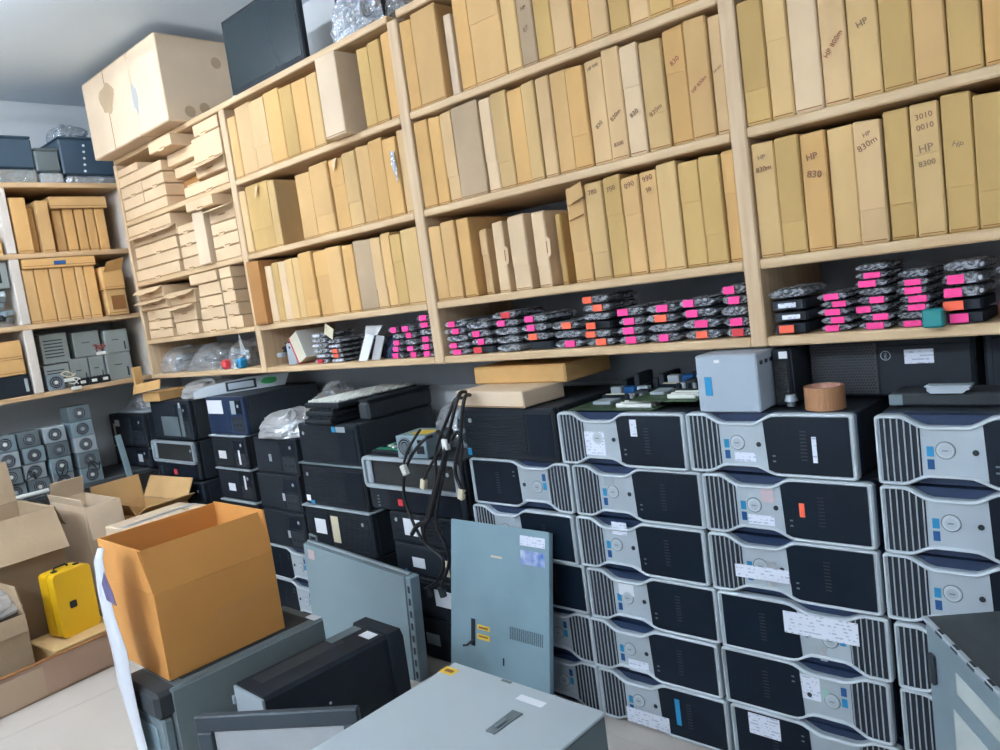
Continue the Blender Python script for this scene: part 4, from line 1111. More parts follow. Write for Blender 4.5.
cable([(432, 436, 1.83), (424, 440, 1.80), (412, 455, 1.80), (404, 475, 1.80), (405, 500, 1.805), (412, 520, 1.80), (422, 540, 1.80)], .006, 'black cable looping from power supply down to the left', plug=None)
cable([(445, 428, 1.83), (452, 432, 1.80), (440, 450, 1.79), (428, 470, 1.79), (424, 480, 1.80)], .0055, 'short black cable with cream connector below power supply', plug=CREAMP)
cable([(462, 398, 1.835), (455, 400, 1.80), (447, 420, 1.79), (436, 450, 1.79), (436, 480, 1.79), (430, 505, 1.79), (424, 540, 1.80), (443, 560, 1.80), (438, 580, 1.80), (427, 588, 1.80)], .006, 'long black cable curling to the lowest desktops', plug=CHARC)
cable([(466, 392, 1.835), (458, 396, 1.795), (450, 430, 1.785), (444, 470, 1.785), (436, 520, 1.785), (445, 545, 1.79), (449, 562, 1.795), (441, 588, 1.795)], .006, 'long black cable right of the curling one', plug=CHARC)
cable([(470, 395, 1.835), (464, 400, 1.79), (460, 440, 1.785), (455, 470, 1.785), (462, 490, 1.785)], .0065, 'black cable with cream plug in front of workstations', plug=CREAMP)
cable([(452, 440, 1.825), (458, 432, 1.80), (462, 445, 1.79), (461, 470, 1.79), (465, 494, 1.79)], .0055, 'thick black lead ending beside the workstation grille')
cable([(438, 432, 1.84), (446, 445, 1.78), (440, 475, 1.78), (434, 500, 1.78), (428, 520, 1.785), (418, 525, 1.79), (412, 534, 1.80)], .009, 'bundled black cables crossing the white label')
cable([(420, 430, 1.83), (416, 436, 1.79), (408, 450, 1.785), (403, 466, 1.785)], .005, 'short black lead at left of the power supply', plug=WHITEP)
cable([(462, 392, 1.84), (457, 402, 1.78), (451, 425, 1.775), (445, 440, 1.78)], .005, 'short lead with white plug right of the power supply', plug=WHITEP)

# keyboards and parcels on the neighbouring column
def keyboard(loc, rz, lab, tilt=0):
    r = thing('keyboard', lab, 'keyboard', loc, (0, tilt, rz), 'keyboards piled on a black desktop')
    kw_ = .125 if 'pale' in lab else .1
    rb('base', (-kw_, kw_, 0, .44, 0, .022), BLACK, r, .006)
    km = MB()
    for i in range(int(2*kw_/.026)):
        for j in range(17):
            km.box(-kw_+.014+.0255*i, -kw_+.033+.0255*i, .015+.0245*j, .035+.0245*j, .0222, .031, b=.002)
    o = km.build('keys', WHITEP if 'pale' in lab else CHARC, r); o['kind'] = 'stuff'
    return r
zb_ = Z-.4575
keyboard((-2.80, YT-.02, zb_+.001), -.02, 'black keyboard at the bottom of the keyboard pile')
keyboard((-2.795, YT-.01, zb_+.034), .01, 'black keyboard in the middle of the keyboard pile')
keyboard((-2.785, YT-.0, zb_+.067), -.01, 'keyboard with pale keys on top of the keyboard pile')
o = thing('black_case', 'flat black case right of the keyboard pile', 'case', (-2.605, YT+.08, zb_+.001)); rb('shell', (-.034, .034, 0, .36, 0, .075), BLACK2, o, .01); rb('lid', (-.035, .035, .004, .356, .0755, .085), BLACK, o, .004)
for x, sx, sy, sz, s, m, lab in ((-2.955, .085, .30, .10, 51, CLEAR, 'clear wrapped parcel with brown card beside the keyboards'), ):
    o = crumple('wrapped_parcel', sx, sy, sz, s, m, None, (x, YT+.18, zb_+.0005), n=12); tag(o, lab, 'parcel')
    rb('brown_card', (-.03, .03, -.12, .10, .004, .05), CARD_CREAM, o, .004)
zc_ = Z-.5295
gp_ = thing('grey_parcel', 'grey bagged flat parcel jutting over the black desktop', 'parcel', (-3.20, YT-.03, zc_))
crumple('bag', .34, .28, .11, 61, CLOUDY, gp_, (0, .15, 0), n=14, rough=.12); rb('content', (-.13, .13, .04, .26, .004, .06), PAPER, gp_, .01)
o = tag(crumple('plastic_bag', .28, .18, .18, 66, CLEAR, None, (-3.16, 2.235, zc_), n=14), 'clear crumpled bag behind the grey parcel', 'bag')
rb('part_inside', (-.07, .07, -.06, .05, .004, .09), CHARC, o, .01)
# grey front bezel with green tape
zd_ = Z-.334
gb = thing('front_bezel_part', 'light grey computer bezel with green tape lying on navy desktop', 'bezel', (-3.72, YT+.12, zd_+.001), (0, 0, math.radians(58)))
pl_ = [(-.19, 0), (.26, 0), (.29, .06), (.08, .066), (-.12, .05), (-.19, .03)]
MB().prism(pl_, 0, .05).build('shell', SILVR, gb)
rb('window_frame', (-.03, .12, -.004, .0, .008, .056), CHARC, gb, .002); rb('window', (-.018, .108, -.0055, -.0035, .016, .048), STEELL, gb, .001)
MB().prism([(.185+.04*math.cos(i*.7)*(1+.15*(i % 2)), .034+.018*math.sin(i*.7)) for i in range(9)], -.0015, .0).build('green_tape', GREEN, gb)
# cartons on the far column
ze_ = Z-.3515
ct = thing('folded_carton', 'torn tan carton flaps under the left end of shelving', 'carton', (-4.33, YT-.02, ze_), (0, 0, .12))
rb('body', (-.12, .05, 0, .2, 0, .05), CARDS[2], ct, .003); MB().sheet([(-.16, -.03, .05), (.12, -.03, .075), (.13, -.025, .125), (-.155, -.02, .1)], .004).build('flap', CARDS[2], ct); rb('flap', (-.15, -.13, -.02, .03, .10, .2), CARDS[2], ct, .002)
o = tag(crumple('grey_bag', .42, .30, .075, 91, CLOUDY, None, (-4.05, YT+.19, ze_), n=14, rough=.2), 'grey plastic bag lying on the dusty black tower', 'bag')

# ------------------------------------------------------------------ shelving along the left wall
XL = -4.65
lz = [CAM_H+v for v in (.905, .53, .155, -.215, -.755)]
ls = thing('shelving_unit', 'plywood shelving along the left wall with cartons and power supplies', 'shelf', (XL, 1.0, 0))
LY0, LY1 = .1, 1.99
for i, z in enumerate(lz):
    y1 = 2.33 if i == 4 else LY1
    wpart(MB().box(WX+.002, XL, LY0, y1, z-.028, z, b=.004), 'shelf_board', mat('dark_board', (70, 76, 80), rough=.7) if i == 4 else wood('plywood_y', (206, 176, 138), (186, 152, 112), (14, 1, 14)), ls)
for y in (.1, 1.355):
    for a, b in [q_ for q_ in ((lz[0]-.028, lz[1]), (lz[1]-.028, lz[2]), (lz[2]-.028, lz[3]), (lz[3]-.028, lz[4]), (lz[4]-.028, 0.0)) if y < 1 or q_[0] > lz[3]]:
        wpart(MB().box(WX+.002, XL+.001, y, y+.045, b+.0003, a-.0003, b=.004), 'upright', mat('pale_upright', (214, 206, 196), rough=.6, noise=.1), ls)
wpart(MB().box(WX+.002, XL, 1.991, 2.012, lz[3]-.028, lz[0], b=.003), 'end_panel', MATS['pale_upright'], ls)
def lcarton(y0, y1, z0, z1, lab, dx=0.0, m=None, d=.32, tilt=0):
    m = m or rp.choice(CARDS[:3])
    w = y1-y0-.003
    o = MB().box(-d, 0, -w/2, w/2, 0, z1-z0, b=.003).build('laptop_carton', m, None, (XL-.006-dx, (y0+y1)/2, CAM_H+z0+.0004), (tilt, 0, 0)); tag(o, lab, 'carton', 'cartons on the left wall shelving')
    rb('end_seam', (-.0002, .0008, -w/2+.004, w/2-.004, .012, .015), CARD_DARK, o, 0)
    return o
tops = [(1.41, 1.49, .825, 0.0), (1.495, 1.532, .78, .05), (1.536, 1.60, .81, .01), (1.625, 1.675, .765, .06), (1.68, 1.735, .77, .05), (1.74, 1.79, .77, .05), (1.795, 1.845, .77, .05), (1.85, 1.905, .77, .05)]
for i, (a, b, c, dx) in enumerate(tops):
    lcarton(a, b, .53, c, 'tan carton standing %s from post on upper left-wall shelf' % ORD[i+1], dx)
    if i in (4, 6): 
        pass
lcarton(1.615, 1.92, .7715, .835, 'flat tan carton lying on the standing cartons, upper left-wall shelf', .03)
low = [(1.405, 1.462), (1.464, 1.537), (1.539, 1.602), (1.604, 1.668), (1.67, 1.714), (1.716, 1.776)]
for i, (a, b) in enumerate(low): lcarton(a, b, .155, .445, 'honey carton standing %s from post on middle left-wall shelf' % ORD[i+1], .004, CARDS[2] if i % 2 else CARDS[0])
fo = lcarton(1.41, 1.785, .4465, .498, 'flat tan carton with blue print lying on the honey cartons', -.01, CARDS[2])
rb('printed_mark', (-.0005, .001, -.03, .03, .015, .036), CYAN2, fo, 0)
ko = lcarton(1.80, 1.915, .155, .30, 'tan carton with dark opening at corner of middle left-wall shelf', -.02, CARDS[0]); rb('opening', (-.0004, .001, -.03, .045, .03, .11), CARD_DARK, ko, 0)
ko = lcarton(1.795, 1.915, .3015, .43, 'tan carton with torn flap above the one with dark opening', -.03, CARDS[2]); MB().sheet([(0, -.05, .10), (.05, -.04, .15), (.06, .05, .17), (0, .055, .11)], .003).build('torn_flap', CARDS[2], ko)
# grey metal units
GR1 = mat('grey_unit', (150, 160, 158), rough=.5, metal=.2, noise=.15, nscale=4, rnd=.08)
gu = [(1.43, 1.56, -.215, -.075), (1.562, 1.665, -.215, -.06), (1.667, 1.755, -.215, -.06), (1.757, 1.90, -.215, -.06), (1.44, 1.58, -.07, .095), (1.61, 1.755, -.0585, .085), (1.77, 1.905, -.0585, .075)]
for i, (a, b, c, d_) in enumerate(gu):
    w, h = b-a-.003, d_-c-.001
    o = thing('drive_unit', 'grey metal unit, %s from post in %s row of lower left-wall shelf' % (ORD[(i % 4)+1], 'bottom' if i < 4 else 'upper'), 'drive', (XL-.05-.01*(i % 3), (a+b)/2, CAM_H+c+.0004), group='grey metal units on the left wall shelving')
    rb('housing', (-.2, 0, -w/2, w/2, 0, h), GR1, o, .003)
    if i in (0, 4): 
        for q in range(6): rb('vent_slit', (-.0003, .0012, -w*.4, w*.3, h*.2+q*h*.11, h*.24+q*h*.11), CHARC, o, 0)
    else:
        rb('notch', (-.0003, .0012, w*.28, w*.34, h*.1, h*.45), CHARC, o, 0); rb('notch', (-.0003, .0012, -w*.2, w*.1, h*.55, h*.58), CHARC, o, 0)
for i in range(3):
    o = rb('small_drive', (-.05, .0, -.028, .028, 0, .042), BLACK, None, .004, (XL-.002, 1.60+.06*i, lz[3]+.0005)); tag(o, 'small black drive with white connector, %s on front edge of lower left-wall shelf' % ORD[i+1], 'drive', 'small black drives')
    rb('connector', (-.0002, .003, -.014, .014, .014, .03), WHITEP, o, .001)
fn = psu((XL-.02, 1.47, lz[3]+.001), math.pi/2, 'small grey fan unit beside the post on lower left-wall shelf', w=.085, h=.085, d=.03, hub=WHITEP)
for i, (m, nm) in enumerate(((CREAMP, 'cream wire tangle hanging at the post, lower left-wall shelf'), (mat('dark_red_wire', (150, 66, 62), rough=.5), 'red wire loop on the grey metal units'), (WHITEP, 'white wire tangle below the grey metal units'))):
    c = Vector((XL+.008, (1.53, 1.72, 1.56)[i], lz[3]+(.05, .17, -.0)[i]))
    o = MB().tube([v-c for v in squiggle(c, (.010, .04, .045), 9, .003, 300+i)], .003).build('wire_tangle', m, None, c); tag(o, nm, 'wire')
    rb('connector', (.0, .016, -.03, .02, -.012, .006), WHITEP, o, .002)
# bay left of the post
o = thing('grey_device', 'grey metal device left of the post on left-wall shelving', 'device', (XL-.02, 1.26, lz[2]+.2005)); rb('shell', (-.3, 0, -.085, .085, 0, .14), GR1, o, .004); rb('screen', (-.0004, .001, -.06, .05, .03, .11), SCR, o, 0)
o = thing('metal_scrap', 'pile of silvery metal parts left of the post', 'scrap', (XL-.03, 1.26, lz[2]+.0005))
for i in range(14):
    rb('metal_part', (-.05, .02, -.03, .03, 0, .03), [STEEL, STEELL, CHARC, STEELD][i % 4], o, .004, (rp.uniform(-.08, 0), rp.uniform(-.05, .05), .014+.0108*i), (rp.uniform(-.2, .2), rp.uniform(-.2, .2), rp.uniform(-.8, .8)))
for i, (c, d_) in enumerate(((-.1, -.02), (-.018, .08))):
    lcarton(1.16, 1.335, c, d_, 'orange-tan carton, %s one left of the post, lower left-wall shelf' % ('lower' if i == 0 else 'upper'), .0, CARDS[2])
o = thing('black_drive', 'black drive with grey corners under the orange-tan cartons', 'drive', (XL-.012, 1.25, lz[3]+.0005)); rb('body', (-.2, 0, -.09, .09, 0, .112), BLACK, o, .003)
for s in (-1, 1): rb('corner_bracket', (-.0003, .002, s*.075-.008, s*.075+.008, .02, .09), STEELL, o, .001)
lcarton(1.15, 1.34, .53, .62, 'orange-tan carton left of the post on upper left-wall shelf', 0, CARDS[2])
# on top of the left-wall shelving
zl = lz[0]+.0006
SLATE = mat('slate_plastic', (62, 84, 102), rough=.5, noise=.15, nscale=4)
for (y0, y1, z0, z1, x0, m, lab, nm) in ((1.40, 1.60, .09, .25, -.35, SLATE, 'dark blue case at picture edge on top of left-wall shelving', 'dark_case'), (1.60, 1.73, .075, .19, -.25, GREYP, 'grey box between the dark cases on top of left-wall shelving', 'grey_box'), (1.735, 2.1, .06, .26, -.32, SLATE, 'big dark crate with pale rivets on top of left-wall shelving', 'dark_crate')):
    o = thing(nm, lab, 'case', (XL-.08, (y0+y1)/2, zl+z0+.001)); w = y1-y0-.004; h = z1-z0
    rb('shell', (x0, 0, -w/2, w/2, 0, h), m, o, .008)
    rb('lid', (x0-.002, .002, -w/2-.001, w/2+.001, h, h+.012), m, o, .004)
    if nm == 'dark_crate':
        for q in range(5): MB().cyl((.0, -w*.18+.012*q*.3, .02+.036*q), (1, 0, 0), .007, .004, 10).build('rivet', PAPER, o)
for i, (y0, y1, h, lab, m) in enumerate(((1.40, 1.60, .085, 'clear-wrapped flat parcel at picture edge on left-wall shelving', CLEAR), (1.605, 1.73, .07, 'shiny clear-wrapped parcel in the middle of left-wall shelf top', CLEAR), (1.74, 2.05, .055, 'long silvery wrapped parcel under the dark crate', BUBBLE))):
    o = thing('wrapped_parcel', lab, 'parcel', (XL-.06, (y0+y1)/2, zl)); w = y1-y0
    rb('content', (-.36, -.01, -w/2+.008, w/2-.008, .002, h-.006), [STEELD, STEELL, STEEL][i], o, .006)
    MB().box(-.365, -.002, -w/2, w/2, 0, h-.002, b=.012).build('wrap', m, o)
o = tag(crumple('wrapped_roll', .2, .22, .09, 14, BUBBLE, None, (XL-.24, 1.86, zl+.2735), n=12), 'bubble-wrapped bundle on top of the dark crate', 'bundle')

# power supplies on the low board
zp = lz[4]+.0005
rpp = random.Random(8)
for ci, (yc, nrow, w) in enumerate(((1.175, 4, .108), (1.295, 4, .108), (1.42, 4, .108), (1.56, 5, .115))):
    for k in range(nrow):
        mm = [STEEL, STEELD, STEELL][(k+ci) % 3]
        psu((XL-.03+rpp.uniform(-.015, .015), yc+rpp.uniform(-.006, .006), zp+k*.0875), math.pi/2+rpp.uniform(-.06, .06), 'grey power supply with fan, %s up in %s column on low board' % (ORD[k+1], ORD[ci+1]), w=w, h=.085, d=.13, m=mm, group='power supplies piled on the low board', hub=[STEELL, WHITEP][(k+ci) % 2], side=(ci+k) % 4 == 1)
for i in range(5):
    if i in (1, 3): continue
    c = Vector((XL+.012, 1.25+.08*i, zp+.05))
    o = MB().tube([v-c for v in squiggle(c, (.010, .04, .10), 7, .003, 500+i)], .003).build('power_lead', [CABLE, CREAMP, CHARC, WHITEP, CABLE][i], None, c); tag(o, '%s lead dangling over power supply column %s' % (['black', 'cream', 'dark grey', 'white', 'thick black'][i], ['one', 'two', 'three', 'four', 'five'][i]), 'cable')
ap = thing('adapter_pile', 'clear bags of parts on the corner desktop beside power supplies', 'bag', (-4.80, 1.96, Z-.4295))
rb('tray', (-.2, .2, -.08, .2, 0, .012), STEELL, ap, .002)
crumple('bag', .36, .24, .12, 23, CLEAR, ap, (0, .06, .0125), n=12); 
for i in range(4): rb('part_inside', (-.04, .04, -.03, .03, 0, .03), [CHARC, STEELD, CREAMP, STEEL][i], ap, .004, (-.1+.07*i, .05, .02), (0, 0, i))
sp = rb('steel_strip', (-.012, .0, -.016, .016, 0, .34), mat('pale_blue_steel', (150, 176, 184), rough=.5, metal=.3), None, .002, (XL+.03, 1.75, CAM_H-.86), (.10, 0, 0)); tag(sp, 'pale blue steel strip leaning on the low board', 'strip')
tb = MB().cyl((0, 0, 0), (-.02, 1, 0), .014, .47, 14).build('white_tube', WHITEP, None, (XL-.015, .86, zp+.0145)); tag(tb, 'white plastic tube lying along the edge of the low board', 'tube')
gb_ = thing('grey_bin', 'rounded grey bin behind the tan carton flaps', 'bin', (-4.50, 1.30, .001)); rb('body', (-.1, .1, -.09, .09, 0, .55), GREYP, gb_, .03); rb('rim', (-.105, .105, -.095, .095, .53, .56), STEELD, gb_, .01)

# ------------------------------------------------------------------ open cartons on the floor at the left
def open_carton(name, lab, cx, cy, z0, w, d, h, m, rz=0, flaps=None, th=.006, fl=None, inner=None):
    """w along x, d along y; flaps: dict side -> angle from upright, degrees, positive outward"""
    r = thing(name, lab, 'carton', (cx, cy, z0), (0, 0, rz))
    rb('base', (-w/2+th, w/2-th, -d/2+th, d/2-th, .001, .006), m, r, 0)
    rb('side', (-w/2, -w/2+th, -d/2, d/2, 0, h), m, r, .001); rb('side', (w/2-th, w/2, -d/2, d/2, 0, h), m, r, .001)
    rb('side', (-w/2+th, w/2-th, -d/2, -d/2+th, 0, h), m, r, .001); rb('side', (-w/2+th, w/2-th, d/2-th, d/2, 0, h), m, r, .001)
    for s, (ang, ln) in (flaps or {}).items():
        a = math.radians(ang); so, up = math.sin(a)*ln, math.cos(a)*ln
        if s == '+x': q = [(w/2, -d/2+.003, h+.001), (w/2, d/2-.003, h+.001), (w/2+so, d/2-.006, h+up), (w/2+so, -d/2+.006, h+up)]
        if s == '-x': q = [(-w/2, d/2-.003, h+.001), (-w/2, -d/2+.003, h+.001), (-w/2-so, -d/2+.006, h+up), (-w/2-so, d/2-.006, h+up)]
        if s == '-y': q = [(-w/2+.003, -d/2, h+.001), (w/2-.003, -d/2, h+.001), (w/2-.006, -d/2-so, h+up), (-w/2+.006, -d/2-so, h+up)]
        if s == '+y': q = [(w/2-.003, d/2, h+.001), (-w/2+.003, d/2, h+.001), (-w/2+.006, d/2+so, h+up), (w/2-.006, d/2+so, h+up)]
        MB().sheet(q, .0045).build('flap', m, r)
    return r
tr = thing('carton_tray', 'shallow brown carton tray on the floor holding the yellow case', 'tray', (-3.97, .80, .001), (0, 0, .10))
TAPED = mat('taped_cardboard', (172, 140, 118), rough=.35, noise=.2, nscale=3, bump=.05)
rb('base', (-.42, .42, -.5, .44, 0, .008), CARD_GREY, tr, 0)
for q in ((.412, .42, -.5, .44), (-.42, -.412, -.5, .44), (-.412, .412, -.5, -.492), (-.412, .412, .432, .44)):
    rb('side', (*q, 0, .145), TAPED, tr, .001)
rb('top_edge', (.40, .424, -.5, .44, .1455, .150), CARD_DARK, tr, .001)
rb('tape_strip', (.4202, .4212, -.16, .02, .006, .13), mat('clear_tape', (184, 158, 132), rough=.2), tr, 0)
open_carton('open_carton', 'tan carton with big flap folded out behind the yellow case', -4.12, .86, .0105, .44, .50, .68, CARD_GREY, .06, {'+x': (150, .2), '-x': (10, .2), '+y': (160, .1)})
open_carton('open_carton', 'narrow pinkish carton right of the big folded flap', -4.16, 1.33, .001, .42, .17, .64, CARD_CREAM, .04, {'+x': (172, .16), '-x': (-20, .1), '-y': (12, .04)})
open_carton('open_carton', 'open brown carton showing its dark inside, beside black towers', -4.21, 1.61, .001, .44, .28, .52, CARDS[0], .10, {'+y': (28, .12), '-x': (5, .13), '+x': (62, .10), '-y': (22, .07)})
cc = MB().box(-.14, .14, -.19, .19, 0, .565, b=.005).build('closed_carton', CARD_CREAM, None, (-3.66, 1.475, .001), (0, 0, .14)); tag(cc, 'closed cream carton between the open carton and the big brown carton', 'carton')
rb('top_tape', (-.02, .02, -.188, .188, .5652, .5658), CLOUDY, cc, 0); letter('HP', .03, INK, cc, (.05, .10, .5656), .3, '+z')
fb_ = MB().box(-.13, .13, -.15, .15, 0, .145, b=.004).build('flat_carton', CARDS[1], None, (-3.745, 1.06, .0095), (0, 0, .10)); tag(fb_, 'flat tan carton in the tray carrying the yellow case', 'carton')
lc = open_carton('open_carton', 'low grey carton with cream flap at the picture edge', -3.75, .62, .0095, .26, .46, .33, CARD_GREY, .10, {'+x': (168, .07), '-x': (8, .16), '+y': (-6, .12)})
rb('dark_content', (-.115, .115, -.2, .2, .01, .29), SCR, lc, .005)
# yellow case
YEL = mat('yellow_plastic', (236, 186, 32), rough=.35, noise=.06, nscale=3)
yc_ = thing('yellow_case', 'bright yellow hard case with dark square emblem in the tray', 'case', (-3.735, 1.075, .156), (0, 0, .22))
o_ = rrect(-.085, .085, 0, .285, .02, 5)
MB().prism(o_, -.085, -.0255, axis='x').build('rear_shell', YEL, yc_)
MB().prism(inset(o_, .004), -.0255, -.0205, axis='x').build('seam', BLACK, yc_)
MB().prism(o_, -.0205, .025, axis='x').build('front_shell', YEL, yc_)
MB().prism(rrect(-.035, -.003, .118, .15, .006), .0245, .0262, axis='x').build('emblem', CHARC, yc_)
MB().tube([(-.05, -.035, .286), (-.05, -.03, .295), (-.05, .02, .297), (-.05, .03, .286)], .004).build('handle', BLACK, yc_)
for s in (-.05, .05): rb('latch', (-.03, -.012, s-.012, s+.012, .2852, .291), BLACK, yc_, .002)
o = tag(crumple('plastic_sheet', .20, .42, .10, 121, CLOUDY, None, (-3.745, .66, .3435), (0, 0, .2), n=14, rough=.2), 'cloudy plastic sheet draped over the low grey carton', 'plastic')
o = tag(crumple('bubble_wrap_sheet', .055, .30, .08, 122, BUBBLE, None, (-3.575, .66, .0105), (0, 0, .1), n=12, rough=.15), 'bubble wrap stuffed behind the front edge of tray', 'bubble wrap')
o = rb('white_foam', (-.03, .03, -.035, .035, 0, .03), WHITEP, None, .004, (-3.665, .865, .0105), (0, 0, .2)); tag(o, 'small white foam block in the tray below yellow case', 'foam')

# ------------------------------------------------------------------ grey tower with the big open carton on top
gt = thing('tower_computer', 'grey steel tower standing under the big open carton', 'computer', (-2.24, .765, .001))
rb('case', (-.112, .115, .03, .535, 0, .436), GREYP, gt, .006)
rb('side_panel', (.1152, .119, .035, .53, .012, .430), mat('grey_side_panel', (116, 128, 130), rough=.55, noise=.15, nscale=3, bump=.03), gt, .001)
rb('front_bezel', (-.112, .112, 0, .0295, 0, .36), STEELD, gt, .006)
rb('bezel_cap', (-.114, .116, -.012, .06, .362, .438), BLACK2, gt, .012)
rb('bezel_trim', (-.07, .07, -.004, .0, .03, .33), STEEL, gt, .003)
rb('top_rib', (-.08, .085, .08, .5, .4362, .4385), BLACK2, gt, .001)
rb('rear_clip', (.06, .11, .505, .53, .4362, .4385), PAPER, gt, 0)
BROWN = mat('kraft_brown', (216, 152, 82), rough=.7, noise=.12, nscale=3, bump=.06, spec=.3)
bc = thing('open_carton', 'big golden-brown open carton sitting on the grey tower', 'carton', (-2.336, 1.003, .4405))
w, d, h, th = .335, .37, .25, .006
rb('base', (-w/2+th, w/2-th, -d/2+th, d/2-th, 0, .006), BROWN, bc, 0)
rb('side', (-w/2, -w/2+th, -d/2, d/2, 0, h), BROWN, bc, .001); rb('side', (w/2-th, w/2, -d/2, d/2, 0, h), BROWN, bc, .001)
rb('side', (-w/2+th, w/2-th, -d/2, -d/2+th, 0, h), BROWN, bc, .001); rb('side', (-w/2+th, w/2-th, d/2-th, d/2, 0, h), BROWN, bc, .001)
fh = .125
for q in ([(w/2, -d/2, h+.001), (w/2, d/2, h+.001), (w/2-.028, d/2-.01, h+fh), (w/2-.028, -d/2-.012, h+fh)],
          [(-w/2, d/2, h+.001), (-w/2, -d/2, h+.001), (-w/2+.006, -d/2-.004, h+fh), (-w/2+.006, d/2, h+fh)],
          [(-w/2, -d/2, h+.001), (w/2, -d/2, h+.001), (w/2-.026, -d/2-.006, h+fh), (-w/2+.006, -d/2-.006, h+fh)],
          [(w/2, d/2, h+.001), (-w/2, d/2, h+.001), (-w/2-.01, d/2+.012, h+fh), (w/2-.03, d/2+.012, h+fh)]):
    MB().sheet(q, .005).build('flap', BROWN, bc)
rb('tape_remnant', (w/2+.0002, w/2+.0012, -.02, .10, .10, .145), mat('worn_print', (206, 144, 80), rough=.6), bc, 0)
# torn mailing bag hanging down the carton's far side
pts_l = [(101, 546), (95, 560), (98, 590), (104, 620), (112, 650), (118, 682), (124, 700), (132, 725), (140, 750), (146, 775)]
hb = thing('mailing_bag', 'torn white mailing bag hanging down beside the big brown carton', 'bag', at_y(120, 690, .75))
mb = MB(); vs = []
r_ = random.Random(2)
for i, (px, py) in enumerate(pts_l):
    wd = (3, 8, 10, 12, 15, 14, 12, 10, 8, 6)[i]
    p = at_y(px, py, .750+r_.uniform(-.004, .003)); q = at_y(px+wd, py+r_.uniform(-2, 2), .738); 
    vs += [p-hb.location, (p+q)/2-hb.location+Vector((0, -.012, 0)), q-hb.location]
fs = []
for i in range(len(pts_l)-1):
    for k in range(2): fs.append((3*i+k, 3*i+k+1, 3*i+k+4, 3*i+k+3))
mb.add(vs, fs, 0, True)
ob = mb.build('film', mat('white_film', (214, 218, 226), rough=.35, noise=.08), hb)
sm = ob.modifiers.new('thickness', 'SOLIDIFY'); sm.thickness = .0015
VIO = mat('violet_print', (96, 84, 140), rough=.4, noise=.5, nscale=30)
MB().sheet([at_y(104, 572, .732)-hb.location, at_y(112, 590, .73)-hb.location, at_y(117, 606, .728)-hb.location, at_y(107, 600, .732)-hb.location, at_y(102, 584, .734)-hb.location], .001).build('printed_patch', VIO, hb)

# ------------------------------------------------------------------ black tower, chassis and slabs in the foreground
bt = thing('tower_computer', 'black tower with small white label in the foreground', 'computer', (-1.967, .93, .001), (0, 0, -.03))
mb = MB(); 
pl2 = [(-.082, 0), (.082, 0), (.082, .396), (.074, .408), (-.074, .408), (-.082, .396)]
mb.prism(pl2, .012, .42); mb.build('shell', BLACK, bt)
mb = MB(); pl3 = [(-.1, 0), (.1, 0), (.1, .39), (.088, .412), (-.088, .412), (-.1, .39)]
mb.prism(pl3, .4205, .468); mb.build('front_bezel', BLACK, bt)
rb('rear_plate', (-.080, .080, .004, .0115, .002, .402), STEELL, bt, .001)
for i in range(6): rb('rear_tab', (-.084, -.076, -.004, .006, .05+.06*i, .075+.06*i), STEELL, bt, .001)
rb('paper_label', (.0, .055, .375, .41, .4082, .4088), PAPER, bt, 0); rb('trim_strip', (-.07, -.03, .30, .41, .4082, .4095), STEELD, bt, 0)
rb('top_grain', (-.06, -.0, .05, .33, .4082, .4086), BLACK2, bt, 0)
MB().cyl((.082, .2, .3), (1, 0, 0), .004, .002, 10).build('screw', STEELL, bt)

zf = .455
a_ = at_z(193, 718, zf); b_ = at_z(362, 709, zf)
ex = (b_-a_).normalized(); ey = Vector((-ex.y, ex.x, 0)); ang = math.atan2(ex.y, ex.x); LN = (b_-a_).length*.97
ch = thing('open_chassis', 'dark upright chassis frame with pale grey inside at the bottom edge', 'chassis', (a_.x-ex.y*.022, a_.y+ex.x*.022, .001), (0, 0, ang))
D_ = .022; fw = .042
DKB = mat('dark_blue_grey', (52, 64, 74), rough=.5, noise=.15, nscale=4)
rb('frame_bar', (0, LN, -D_, 0, zf-fw, zf), DKB, ch, .004); rb('frame_bar', (fw+.0005, LN-fw-.0005, -D_, 0, 0, fw), DKB, ch, .004)
rb('frame_bar', (0, fw, -D_, 0, 0, zf-fw-.0005), DKB, ch, .004); rb('frame_bar', (LN-fw, LN, -D_, 0, 0, zf-fw-.0005), DKB, ch, .004)
rb('inner_panel', (fw+.0005, LN-fw-.0005, -D_+.008, -.002, fw+.0005, zf-fw-.0005), mat('dusty_grey', (176, 180, 184), rough=.6, noise=.2, nscale=5, stretch=(1, 6, 1)), ch, .002)

# pale steel chassis lying at the bottom edge
fl_ = at_z(455, 662, .52); fr_ = at_z(606, 712, .52)
fg = thing('steel_chassis', 'large pale grey steel chassis lying at the bottom centre', 'chassis', ((fl_.x+fr_.x)/2, (fl_.y+fr_.y)/2, .001), (0, 0, math.atan2(fr_.y-fl_.y, fr_.x-fl_.x)))
W_ = (fr_-fl_).length
for k in range(3):
    rb('chassis_body', (-W_/2+.002, W_/2-.002, -.47, -.001, .172*k, .172*k+.168), [CHARC, GREYP, GREYP][k], fg, .004)
rb('lid', (-W_/2-.001, W_/2+.001, -.475, .0, .5125, .519), mat('lid_steel', (178, 191, 198), rough=.5, metal=.1, noise=.08, nscale=2), fg, .002)
def on_top(px, py):
    p = at_z(px, py, .52); q = fg.matrix_basis.inverted() @ p; return q
q = on_top(449, 671); rb('yellow_sticker', (q.x-.022, q.x+.022, q.y-.014, q.y+.014, .519, .5196), YELLOW, fg, 0, rot=(0, 0, 0)); rb('sticker_mark', (q.x-.012, q.x+.014, q.y-.005, q.y+.006, .5196, .5199), CARD_DARK, fg, 0)
q = on_top(531, 701); rb('paper_strip', (q.x-.036, q.x+.036, q.y-.010, q.y+.010, .519, .5196), PAPER, fg, 0)
